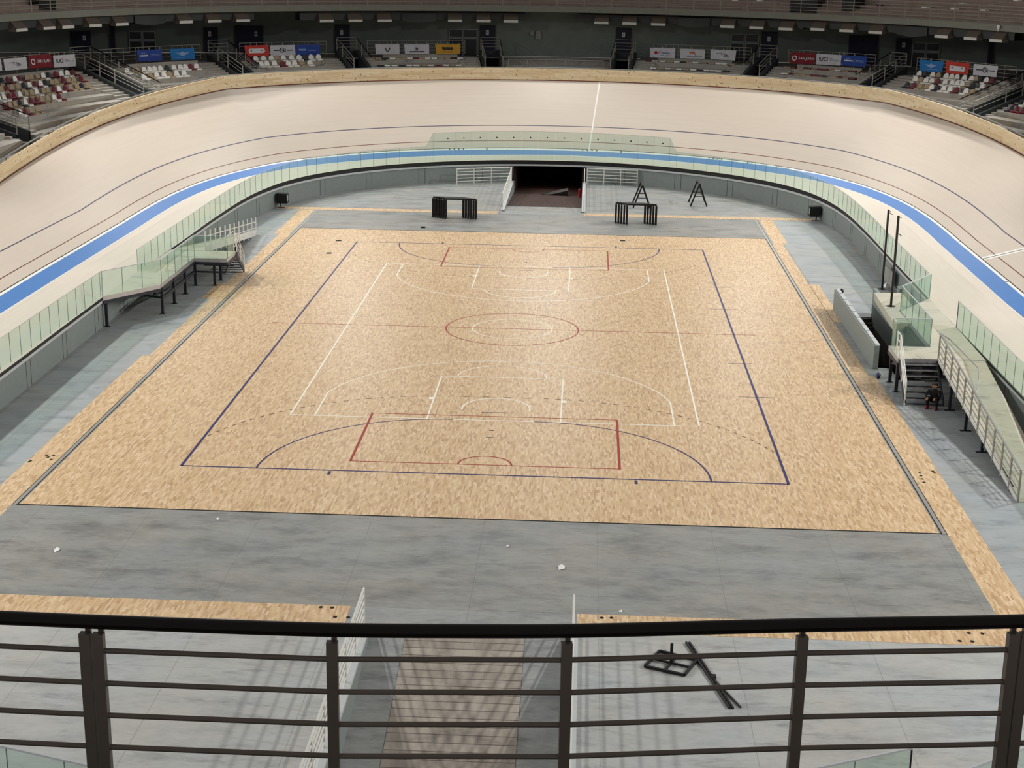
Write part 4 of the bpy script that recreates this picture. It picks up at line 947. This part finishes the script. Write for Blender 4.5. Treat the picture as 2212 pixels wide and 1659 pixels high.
# ---- balcony rail of the upper tier
root = thing('upper_guard_rail', (*bal(0, DB+.05), 11.95), 'long pale barred guard rail along the edge of the upper balcony', 'railing')
for i, s in enumerate(np.arange(-41, 38, 1.33)):
    p = (*bal(s, DB+.08), 11.95); MB().bar(p, (p[0], p[1], 13.22), .05, .09 if i % 4 else .16).build('post', 'pale_rail', root)
for k in range(5): MB().tube([(*bal(s, DB+.08), 12.2+.245*k) for s in np.arange(-42, 40, 1.0)], .02 if k < 4 else .032, 6).build('rail' if k < 4 else 'top_rail', 'pale_rail', root)
for k_, (u0, u1, vt, vb) in enumerate(((84, 121, -6, 21), (1706, 1764, -8, 29), (1818, 1846, -4, 24))):
    a = on_d(u0, vb, 15.38); b = on_d(u1, vb, 15.38); c = on_d(u0, vt, 15.38); mb = MB(); n2 = nrm(sd((a+b)/2)[0]); n3 = np.array([n2[0], n2[1], 0])
    mb.add([a-n3*.02, b-n3*.02, [b[0]-n2[0]*.02, b[1]-n2[1]*.02, c[2]+.3], [a[0]-n2[0]*.02, a[1]-n2[1]*.02, c[2]+.3]]+[a+n3*1.5, b+n3*1.5, [b[0]+n2[0]*1.5, b[1]+n2[1]*1.5, c[2]+.3], [a[0]+n2[0]*1.5, a[1]+n2[1]*1.5, c[2]+.3]], [(0, 1, 2, 3), (0, 3, 7, 4), (1, 5, 6, 2), (3, 2, 6, 7)]); struct(mb.build(f'door_{10+k_}', 'black'))
# ---- ventilation ducts with diffuser hoods under the balcony
LPX = [[(47, 62), (105, 59), (148, 58.5), (205, 56), (265, 54), (404, 47), (465, 46.5), (526, 45)], [(706, 45), (770, 44.5), (831, 44.5), (981, 45), (1043, 46), (1104, 46.5)], [(1298, 50), (1360, 51.5), (1423, 53), (1571, 57), (1633, 60), (1697, 62)], [(1766, 64.5), (1828, 68), (1890, 70), (2033, 79), (2094, 82.5), (2150, 86)]]
DD = 15.2
for gi, (grp, lab) in enumerate(zip(LPX, ('leftmost dark air duct with hooded outlets under the balcony', 'dark air duct with hooded outlets above the yellow banner', 'dark air duct with hooded outlets above the three white banners', 'rightmost dark air duct with hooded outlets under the balcony'))):
    P_ = [on_d(u, v, DD) for u, v in grp]; ss_ = [sd(p)[0] for p in P_]
    sA, sZ = ss_[0]+1.2, ss_[-1]-.7
    zz = float(np.mean([p[2] for p in P_]))
    root = thing('air_duct', (*pos((sA+sZ)/2, DD+.9), zz+.2), lab, 'duct')
    mb = MB(); sw = np.linspace(sA, sZ, 24)
    for s in [0]:
        ring = [(DD+.5, zz+.05), (DD+1.5, zz+.05), (DD+1.5, zz+.62), (DD+.5, zz+.62)]
        for (d0, za), (d1, zb) in zip(ring, ring[1:]+ring[:1]): mb.strip([(*pos(q, d0), za) for q in sw], [(*pos(q, d1), zb) for q in sw])
    mb.build('duct_body', 'duct', root)
    # bulged plenum in the gap between the outlets
    gaps = sorted(range(len(ss_)-1), key=lambda i: ss_[i+1]-ss_[i])[0]
    if gi != 3 or True:
        g0, g1 = ss_[gaps], ss_[gaps+1]; mb = MB(); sw = np.linspace(g0-.9, g1+.9, 12)
        bul = lambda q: .35*math.sin(PI*(q-sw[0])/(sw[-1]-sw[0]))
        mb.strip([(*pos(q, DD+.35-bul(q)*.5), zz-.02-bul(q)*.4) for q in sw], [(*pos(q, DD+.35-bul(q)*.5), zz+.6) for q in sw]); mb.strip([(*pos(q, DD+.35-bul(q)*.5), zz-.02-bul(q)*.4) for q in sw], [(*pos(q, DD+1.6), zz+.0) for q in sw])
        mb.build('plenum', 'duct', root)
    for s in ss_:
        c = pos(s, DD); n2 = nrm(s); t2 = np.array([-n2[1], n2[0]])
        mbh = MB(); hw = .58
        q = lambda a, d, z: (*(c+t2*a+n2*d), z)
        mbh.add([q(-hw, 0, zz+.12), q(hw, 0, zz+.12), q(hw*.95, .5, zz+.62), q(-hw*.95, .5, zz+.62), q(-hw, .6, zz-.1), q(hw, .6, zz-.1), q(-hw, 0, zz-.12), q(hw, 0, zz-.12)], [(0, 1, 3 - 1, 3), (0, 3, 4, 6), (1, 7, 5, 2), (6, 4, 5, 7)])
        hd = mbh.build('outlet_hood', 'hood', root)
        mbl = MB(); mbl.obox((*(c-n2*.02), zz), (*(t2*hw), 0), (*(n2*.02), 0), (0, 0, .10)); mbl.build('lip', 'lip', hd)
# ---- doors and windows in the back wall
def wall_pt(u, v): return solve(u, v, lambda q: q[1]-wallx(q[0]) if q[1] > 20 else -5)
def wall_frame(u0, u1, v):
    a, b = wall_pt(u0, v), wall_pt(u1, v); t = (b-a)[:2]; L = np.linalg.norm(t); t = t/L; return a, t, np.array([t[1], -t[0]]), L     # n points to the hall
dn = 0
for (u0, u1, vt, vb, su, sv) in ((152, 194, 68, 122, 182, 82), (441, 469, 60, 121, 453, 73), (508, 567, 57, 120, 553, 73), (724, 754, 55, 118, 738, 70), (1038, 1069, 57, 119, 1053, 70), (1332, 1363, 62, 120, 1347, 75), (1647, 1678, 70, 134, 1661, 84), (1836, 1897, 77, 144, None, None), (1938, 1968, 84, 150, 1952, 97)):
    dn += 1; a, t, n2, L = wall_frame(u0, u1, vt); zt_ = a[2]
    root = bpy.data.objects.new(f'door_{dn}', None); COL.objects.link(root); root.location = (a[0], a[1], ZC); root['kind'] = 'structure'
    leaves = 2 if L > 1.6 else 1
    for i in range(leaves):
        c = a[:2]+t*(L*(i+.5)/leaves)+n2*.05
        lf = MB().obox((*c, (ZC+zt_)/2), (*(t*(L/leaves/2-.015)), 0), (*(n2*.03), 0), (0, 0, (zt_-ZC)/2)).build('leaf', 'door_navy', root)
    mb = MB()
    for e in (0, L): mb.obox((*(a[:2]+t*e+n2*.04), (ZC+zt_)/2), (*(t*.05), 0), (*(n2*.06), 0), (0, 0, (zt_-ZC)/2))
    mb.obox((*(a[:2]+t*L/2+n2*.04), zt_+.03), (*(t*(L/2+.05)), 0), (*(n2*.06), 0), (0, 0, .05)); mb.build('frame', 'soffit', root)
    if su:
        p = wall_pt(su, sv); c = np.array(p[:2])+n2*.10
        sg_ = MB().obox((*c, p[2]), (*(t*.12), 0), (*(n2*.008), 0), (0, 0, .19)).build('notice', 'sign_white', root)
        MB().obox((*(c+n2*.01), p[2]), (*(t*.045), 0), (*(n2*.006), 0), (0, 0, .09)).build('print', 'ink_grey', sg_)
wn_ = 0
for (u0, u1, vt, vb) in ((278, 335, 68, 128), (970, 1031, 63, 113), (1580, 1640, 73, 125), (1972, 2031, 92, 146)):
    wn_ += 1; a, t, n2, L = wall_frame(u0, u1, vt); z1 = a[2]; z0 = z1-2.35; zm = z1-.68
    root = bpy.data.objects.new(f'window_{wn_}', None); COL.objects.link(root); root.location = (a[0], a[1], z0); root['kind'] = 'structure'
    mb = MB()
    for e in (0.02, L/2-.06, L/2+.06, L-.02): mb.obox((*(a[:2]+t*e+n2*.04), (z0+z1)/2), (*(t*.035), 0), (*(n2*.05), 0), (0, 0, (z1-z0)/2))
    for z in (z0, zm-.06, zm+.06, z1): mb.obox((*(a[:2]+t*L/2+n2*.04), z), (*(t*L/2), 0), (*(n2*.05), 0), (0, 0, .035))
    mb.build('window_frame', 'frame_grey', root)
    for e0, e1 in ((0, .5), (.5, 1)):
        for za, zb in ((z0, zm), (zm, z1)):
            MB().obox((*(a[:2]+t*L*(e0+e1)/2+n2*.03), (za+zb)/2), (*(t*L*.23), 0), (*(n2*.01), 0), (0, 0, (zb-za)/2-.05)).build('pane', 'pane_dark', root)
for k_, (u0, u1, vt) in enumerate(((237, 247, 58), (2136, 2148, 95))):
    a, t, n2, L = wall_frame(u0, u1, vt); mb = MB().obox((*(a[:2]+t*L/2+n2*.08), (ZC+11.4)/2), (*(t*L/2), 0), (*(n2*.08), 0), (0, 0, (11.4-ZC)/2)); struct(mb.build(f'trim_{5+k_}', 'door_navy'))
for (u, v, hw, hh, lab) in ((1150, 72, .16, .16, 'small grey box high on the centre of the dark back wall'), (1163, 76.5, .23, .33, 'larger grey box high on the centre of the dark back wall')):
    p = wall_pt(u, v); tag(MB().box(p[0]-hw, p[0]+hw, p[1]-.14, p[1]-.01, p[2]-hh, p[2]+hh).build('electrical_box', 'box_grey'), lab, 'electrical box')
p = on_d(2157, 58, 13.82); root = thing('cctv_camera', tuple(p), 'small white dome camera on the balcony front at the right', 'camera')
MB().tube([(p[0], p[1], p[2]-.12), (p[0], p[1]-.02, p[2]-.02), (p[0], p[1]-.02, p[2]+.1)], [.09, .13, .1], 10).build('dome', 'paper', root); MB().tube([(p[0], p[1]+.05, p[2]-.3), (p[0], p[1], p[2]-.12)], .04, 8).build('lens', 'paper', root)
# ---- banners on the section rails
def textmesh(s, size):
    cu = bpy.data.curves.new('lettering', 'FONT'); cu.body = s; cu.size = size; cu.align_x = 'CENTER'; cu.align_y = 'CENTER'; cu.resolution_u = 3; cu.offset = size*.012
    o = bpy.data.objects.new('lettering', cu); COL.objects.link(o); bpy.context.view_layer.update()
    me = bpy.data.meshes.new_from_object(o.evaluated_get(bpy.context.evaluated_depsgraph_get())); vs = [tuple(v.co) for v in me.vertices]; fs = [tuple(p.vertices) for p in me.polygons]
    bpy.data.objects.remove(o); bpy.data.curves.remove(cu); bpy.data.meshes.remove(me); return vs, fs
def banner(corners, cloth, marks, label):
    """corners: pixels of top-left, top-right, bottom-right, bottom-left; cloth hangs on the rail line d = DPAR"""
    tl, tr, br, bl = [on_d(u, v, DPAR-.08) for u, v in corners]
    P00 = np.array(bl); P10 = np.array(br); P01 = np.array(tl); P11 = np.array(tr)
    c = (tl+tr+br+bl)/4; root = thing('banner', tuple(c), label, 'banner', None)
    nb = nrm(sd(c)[0]); nv = np.array([-nb[0], -nb[1], 0])
    f = lambda a, b, dz=0.0: P00*(1-a)*(1-b)+P10*a*(1-b)+P01*(1-a)*b+P11*a*b+nv*(dz+.018*math.sin(7*a+3*b)+.012*math.sin(15*a-5*b))
    mb = MB(); na, nb_ = 16, 6
    g = [[f(i/na, j/nb_) for i in range(na+1)] for j in range(nb_+1)]; g2 = [[f(i/na, j/nb_, -.012) for i in range(na+1)] for j in range(nb_+1)]
    for gg in (g, g2):
        for j in range(nb_): mb.strip(gg[j], gg[j+1])
    mb.build('cloth', cloth, root)
    wd = np.linalg.norm(P10-P00); hg = np.linalg.norm(P01-P00)
    def put(vs, fs, mat, nm='print'):
        q = MB(); q.add([f(min(max(x, 0.01), .99), min(max(y, .01), .99), .022) for x, y in vs], fs); q.build(nm, mat, root)
    for mk in marks:
        k = mk[0]
        if k == 'text':
            _, s, cx, cy, size, mat = mk; vs, fs = textmesh(s, size); put([(cx+x/wd, cy+y/hg) for x, y, _z in vs], fs, mat, 'lettering')
        elif k == 'bar': _, x0, x1, y0, y1, mat = mk; put([(x0, y0), (x1, y0), (x1, y1), (x0, y1)], [(0, 1, 2, 3)], mat)
        elif k == 'ring':
            _, cx, cy, r, th, mat = mk; t = np.linspace(0, 2*PI, 25); A = [(cx+(r-th)*math.cos(q)/wd, cy+(r-th)*math.sin(q)/hg) for q in t]; B_ = [(cx+(r+th)*math.cos(q)/wd, cy+(r+th)*math.sin(q)/hg) for q in t]
            put(A+B_, [(i, i+1, 25+i+1, 25+i) for i in range(24)], mat, 'emblem')
        elif k == 'poly': _, pts, mat = mk; put(pts, [tuple(range(len(pts)))], mat, 'emblem')
        elif k == 'line':
            _, pts, th, mat = mk; pts = np.array(pts, float); d = np.gradient(pts*[wd, hg], axis=0); d /= np.linalg.norm(d, axis=1)[:, None]; nn = np.column_stack([-d[:, 1]/wd, d[:, 0]/hg])*th/2
            put([tuple(p) for p in pts-nn]+[tuple(p) for p in pts+nn], [(i, i+1, len(pts)+i+1, len(pts)+i) for i in range(len(pts)-1)], mat, 'emblem')
    for e in (.08, .5, .92):
        a = f(e, 1.0); MB().tube([tuple(a), (a[0], a[1], a[2]+.16)], .012, 5).build('tie', 'white_metal', root)
    return root
def squig(x0, x1, y, amp, n, ph=0): return [(x, y+amp*math.sin(ph+n*2*PI*(x-x0)/(x1-x0))) for x in np.linspace(x0, x1, n*6+1)]
def words_(x0, x1, y, h, mat, n, th=.022): return [('line', squig(x0, x1, y, h, n), th, mat)]
sanjuan = [('ring', .17, .5, .17, .035, 'ink_white'), ('text', 'SAN JUAN', .645, .5, .285, 'ink_white')]
uci = [('text', '!UCI', .28, .52, .40, 'ink_dark'), ('bar', .52, .66, .62, .66, 'ink_grey'), ('bar', .52, .64, .52, .56, 'ink_grey'), ('bar', .52, .9, .42, .45, 'ink_grey'), ('line', [(.55, .68), (.7, .5), (.95, .46)], .02, 'ink_grey')]
bird = [('line', [(.22, .62), (.4, .66), (.52, .6), (.58, .45), (.66, .34)], .045, 'ink_grey'), ('line', [(.40, .62), (.46, .45), (.56, .38)], .035, 'ink_grey'), ('line', [(.55, .62), (.64, .5), (.72, .42), (.66, .3)], .05, 'ink_dark'), ('line', [(.56, .30), (.6, .42), (.66, .5)], .03, 'ink_dark')]
bluefed = words_(.10, .44, .5, .06, 'ink_white', 7, .05)+[('line', squig(.16, .34, .72, .02, 3), .02, 'ink_pale'), ('bar', .51, .52, .36, .70, 'ink_pale')]+words_(.56, .92, .58, .025, 'ink_pale', 9)+words_(.56, .90, .46, .025, 'ink_pale', 9)
wings = [('poly', [(.22, .66), (.40, .62), (.5, .76), (.6, .62), (.78, .66), (.62, .44), (.5, .34), (.38, .44)], 'ink_pale'), ('ring', .5, .55, .10, .02, 'ban_sky'), ('line', squig(.2, .8, .22, .015, 9), .025, 'ink_pale')]
pill = [('poly', [(.14, .36), (.16, .28), (.76, .28), (.84, .46), (.80, .66), (.74, .72), (.20, .70), (.15, .62)], 'ink_white')]+words_(.22, .48, .5, .07, 'ink_blue', 6, .03)+words_(.48, .74, .54, .06, 'ink_blue', 6, .03)
cyc = words_(.12, .38, .52, .05, 'ink_dark', 7, .03)+[('ring', .47, .54, .17, .025, 'ink_dark'), ('line', [(.40, .7), (.5, .5), (.62, .34)], .04, 'ink_dark'), ('line', [(.56, .72), (.62, .6), (.60, .4)], .035, 'ink_dark')]+words_(.66, .9, .52, .04, 'ink_dark', 7, .03)
asiga = words_(.10, .40, .52, .09, 'ink_pale', 6, .05)+[('line', [(.45, .8), (.6, .66), (.78, .68), (.92, .8)], .05, 'ink_blue'), ('line', squig(.5, .82, .45, .05, 5), .03, 'ink_pale'), ('line', [(.5, .25), (.65, .2), (.8, .28)], .05, 'ink_blue')]
vee = [('line', [(.42, .62), (.46, .36), (.5, .28), (.54, .36), (.60, .62)], .07, 'ink_dark'), ('line', [(.42, .70), (.5, .62), (.62, .78)], .02, 'ink_grey')]
foot = [('line', [(.40, .62), (.46, .78), (.52, .62)], .03, 'ink_grey'), ('ring', .5, .5, .07, .03, 'ink_dark'), ('line', squig(.2, .8, .26, .03, 10), .07, 'ink_dark'), ('line', [(.52, .7), (.6, .6)], .03, 'ink_grey')]
yell = [('line', squig(.26, .70, .58, .17, 8), .04, 'ink_dark'), ('line', squig(.27, .69, .58, .15, 5, 1.0), .03, 'ink_dark'), ('line', squig(.26, .70, .24, .01, 9), .04, 'ink_dark')]
script = [('ring', .24, .52, .07, .06, 'ink_red'), ('line', [(.44, .66), (.36, .58), (.37, .42), (.45, .38)], .035, 'ink_blue')]+words_(.46, .80, .5, .08, 'ink_blue', 5, .03)+[('line', [(.46, .05), (.7, .4), (.96, .78)], .04, 'seat_white'), ('line', squig(.4, .75, .26, .01, 7), .02, 'ink_blue')]
sun = [('poly', [(.38, .5), (.42, .74), (.5, .70), (.58, .78), (.60, .6), (.54, .5), (.46, .56)], 'ink_orange'), ('line', [(.54, .66), (.6, .5), (.62, .38)], .05, 'ink_red'), ('line', squig(.28, .90, .22, .02, 9), .05, 'ink_grey')]
BN = [
 ([(-40, 131), (2.5, 127), (4, 153), (-38, 157)], 'ban_white', [], 'white banner cut off by the left edge of the photo'),
 ([(6.5, 127.5), (57, 123.5), (58.5, 149), (11, 153)], 'ban_white', bird, 'white banner with a grey winged emblem at the far left'),
 ([(61, 120), (110, 117), (113.5, 145), (63.5, 148)], 'ban_red', sanjuan, 'dark red banner with white ring and lettering at the far left'),
 ([(114, 120), (162, 117), (164.5, 143), (117, 146)], 'ban_white', uci, 'white banner with bold black initials next to the left dark red banner'),
 ([(295, 109), (349, 106), (350, 131), (298, 133)], 'ban_blue', bluefed, 'royal blue banner with white wording left of the sky blue banner'),
 ([(367, 106), (419, 104), (421, 128), (370, 130)], 'ban_sky', wings, 'sky blue banner with pale winged emblem, on the left side'),
 ([(527, 98.5), (580, 97), (581, 121), (532, 122)], 'ban_orange', pill, 'red banner with white rounded panel, left of the white and blue banners'),
 ([(583, 98), (637, 97), (638, 120), (585, 121)], 'ban_white', cyc, 'white banner with black emblem between the red and the blue banner on the left'),
 ([(640, 97), (691, 96), (691.5, 118.5), (641, 119)], 'ban_blue', asiga, 'blue banner with pale word and wave marks right of a white one'),
 ([(810, 96), (863, 96), (863, 117.5), (812, 117.5)], 'ban_white', vee, 'white banner with a small dark V shaped emblem left of centre'),
 ([(873, 96), (927, 96), (927, 117), (875, 117)], 'ban_white', foot, 'white banner with dark wording along its foot, next to the yellow one'),
 ([(940, 96), (995, 96), (994, 117), (942, 117)], 'ban_yellow', yell, 'yellow banner with dark lettering'),
 ([(1404, 103), (1459, 104.5), (1458, 126), (1404, 124)], 'ban_white', script, 'white banner with blue script and a red dot right of centre'),
 ([(1468.5, 105), (1523, 107), (1522, 127), (1469, 126)], 'ban_white', sun, 'white banner with an orange emblem right of centre'),
 ([(1535, 106.5), (1590.5, 109), (1588, 131), (1534.5, 128)], 'ban_white', bird, 'white banner with a grey winged emblem right of the orange emblem banner'),
 ([(1709, 113), (1763, 115), (1759, 139), (1706, 137)], 'ban_red', sanjuan, 'dark red banner with white ring and lettering on the right'),
 ([(1764, 116), (1818, 119), (1816, 142), (1763, 139)], 'ban_white', uci, 'white banner with bold black initials on the right'),
 ([(1820, 119), (1873.5, 122.5), (1870, 145), (1819, 141)], 'ban_blue', bluefed, 'royal blue banner with white wording on the right'),
 ([(1987, 129), (2038.5, 133), (2035, 157), (1986, 154)], 'ban_sky', wings, 'sky blue banner with pale winged emblem on the right'),
 ([(2043.5, 132), (2095, 137), (2091, 162), (2043, 158)], 'ban_orange', [('poly', [(.17, .3), (.2, .24), (.8, .24), (.83, .3), (.83, .62), (.78, .66), (.2, .68), (.17, .62)], 'ink_white')]+words_(.24, .76, .52, .05, 'ink_dark', 8, .04), 'orange-red banner with white boxed word on the right'),
 ([(2104, 138), (2156, 143), (2152.5, 167), (2101.5, 162)], 'ban_white', cyc, 'white banner with black emblem at the right end of the stands'),
]
for c_, cl, mk, lab in BN: banner(c_, cl, mk, lab)
for lab, s0, s1 in (('banner rail with thin posts at the far left', 25.4, 36.5), ('banner rail holding the two blue banners on the left', 17.6, 23.0), ('banner rail holding the red, white and blue banners', 11.3, 15.6), ('banner rail holding the yellow banner', 4.6, 9.3), ('banner rail holding the three white banners', -9.1, -4.4), ('banner rail holding the dark red banner on the right', -15.2, -10.9), ('banner rail holding the orange-red banner', -22.6, -17.3)):
    fence_run('banner_rail', lab, [(*pos(s, DPAR), 8.0) for s in np.arange(s0, s1+.01, (s1-s0)/8)], 1.1, 4, 'pale_rail', r=.016, pr=.03)
# ---- person crouching in the shade by the right stair
def person():
    root = thing('person', (16.62, -10.72, 0), 'person in black clothes and red shoes crouching beside the dark right stair', 'person')
    def skin(name, verts, edges, radii, mat, sub=2, rootv=0):
        me = bpy.data.meshes.new(name); me.from_pydata([tuple(np.array(v)) for v in verts], edges, [])
        o = bpy.data.objects.new(name, me); COL.objects.link(o); o.parent = root
        md = o.modifiers.new('skin', 'SKIN'); md.use_smooth_shade = True
        for i, r in enumerate(radii): me.skin_vertices[0].data[i].radius = (r if hasattr(r, '__len__') else (r, r))
        me.skin_vertices[0].data[rootv].use_root = True
        o.modifiers.new('sub', 'SUBSURF').levels = sub; o.modifiers['sub'].render_levels = sub
        me.materials.append(M[mat]); return o
    # faces -y (towards the near end), turned a little to the court; crouched, knees up, head bowed
    V = [(0, .12, .30), (0, .10, .46), (0, .02, .62), (0, -.02, .70), (0, -.06, .77),
         (-.10, .08, .28), (-.19, -.26, .44), (-.17, -.16, .10), (.10, .08, .28), (.19, -.26, .44), (.17, -.16, .10),
         (-.20, 0, .66), (-.27, -.18, .50), (-.16, -.36, .47), (.20, 0, .66), (.27, -.18, .50), (.14, -.36, .49)]
    E_ = [(0, 1), (1, 2), (2, 3), (3, 4), (0, 5), (5, 6), (6, 7), (0, 8), (8, 9), (9, 10), (2, 11), (11, 12), (12, 13), (2, 14), (14, 15), (15, 16)]
    R_ = [.15, .15, .16, .09, .055, .11, .085, .055, .11, .085, .055, .075, .052, .036, .075, .052, .036]
    b = skin('body', V, E_, R_, 'cloth_black')
    hd = skin('head', [(0, -.06, .78), (0, -.10, .86), (0, -.12, .94)], [(0, 1), (1, 2)], [(.055, .06), (.078, .092), (.07, .08)], 'skin')
    mb = MB()
    me = bpy.data.meshes.new('hair'); bm = bmesh.new(); bmesh.ops.create_uvsphere(bm, u_segments=16, v_segments=10, radius=.105)
    for v in bm.verts: v.co = Vector((v.co.x*.92, v.co.y*1.05-.075, v.co.z*.95+.925))
    bmesh.ops.delete(bm, geom=[v for v in bm.verts if v.co.y < -.115 and v.co.z < .955], context='VERTS'); bm.to_mesh(me); bm.free(); me.materials.append(M['hair'])
    o = bpy.data.objects.new('hair', me); COL.objects.link(o); o.parent = root
    mb = MB()
    mb.tube([(0, -.185, .90), (0, -.205, .872), (0, -.19, .865)], [.010, .016, .012], 8); n_ = mb.build('nose', 'skin', root, True, world=False)
    for sx in (-1, 1):
        MB().tube([(sx*.032, -.186, .905), (sx*.032, -.196, .905)], .010, 8).build('eye', 'hair', root, world=False)
        MB().tube([(sx*.088, -.10, .90), (sx*.098, -.10, .87)], [.022, .018], 8).build('ear', 'skin', root, True, world=False)
    MB().tube([(-.024, -.188, .838), (0, -.194, .836), (.024, -.188, .838)], .006, 6).build('mouth', 'seat_red', root, world=False)
    for sx, w0 in ((-1, (-.16, -.36, .47)), (1, (.14, -.36, .49))):
        w0 = np.array(w0); pc = w0+[-sx*.01, -.045, -.02]
        VV = [w0, pc]; EE = [(0, 1)]; RR = [.026, .032]
        for i, (fx, ln) in enumerate(((-.027, .062), (-.009, .072), (.009, .068), (.027, .052))):
            k0 = len(VV); a_ = pc+[fx, -.03, -.008]; VV += [a_, a_+[0, -ln*.45, -.02], a_+[0, -ln*.6, -.055]]; EE += [(1, k0), (k0, k0+1), (k0+1, k0+2)]; RR += [.0095, .0088, .008]
        k0 = len(VV); a_ = w0+[-sx*.032, -.025, -.01]; VV += [a_, a_+[-sx*.015, -.03, -.02], a_+[-sx*.008, -.055, -.032]]; EE += [(0, k0), (k0, k0+1), (k0+1, k0+2)]; RR += [.011, .0095, .0085]
        skin('hand', VV, EE, RR, 'skin', 1)
        MB().tube([(sx*.17, -.10, .05), (sx*.17, -.18, .06), (sx*.18, -.30, .04), (sx*.18, -.38, .03)], [.05, .06, .045, .03], 10).build('shoe', 'shoe_red', root, True, world=False)
    root.rotation_euler = (0, 0, math.radians(-28)); root.scale = (1.0, 1.0, 1.0)
person()
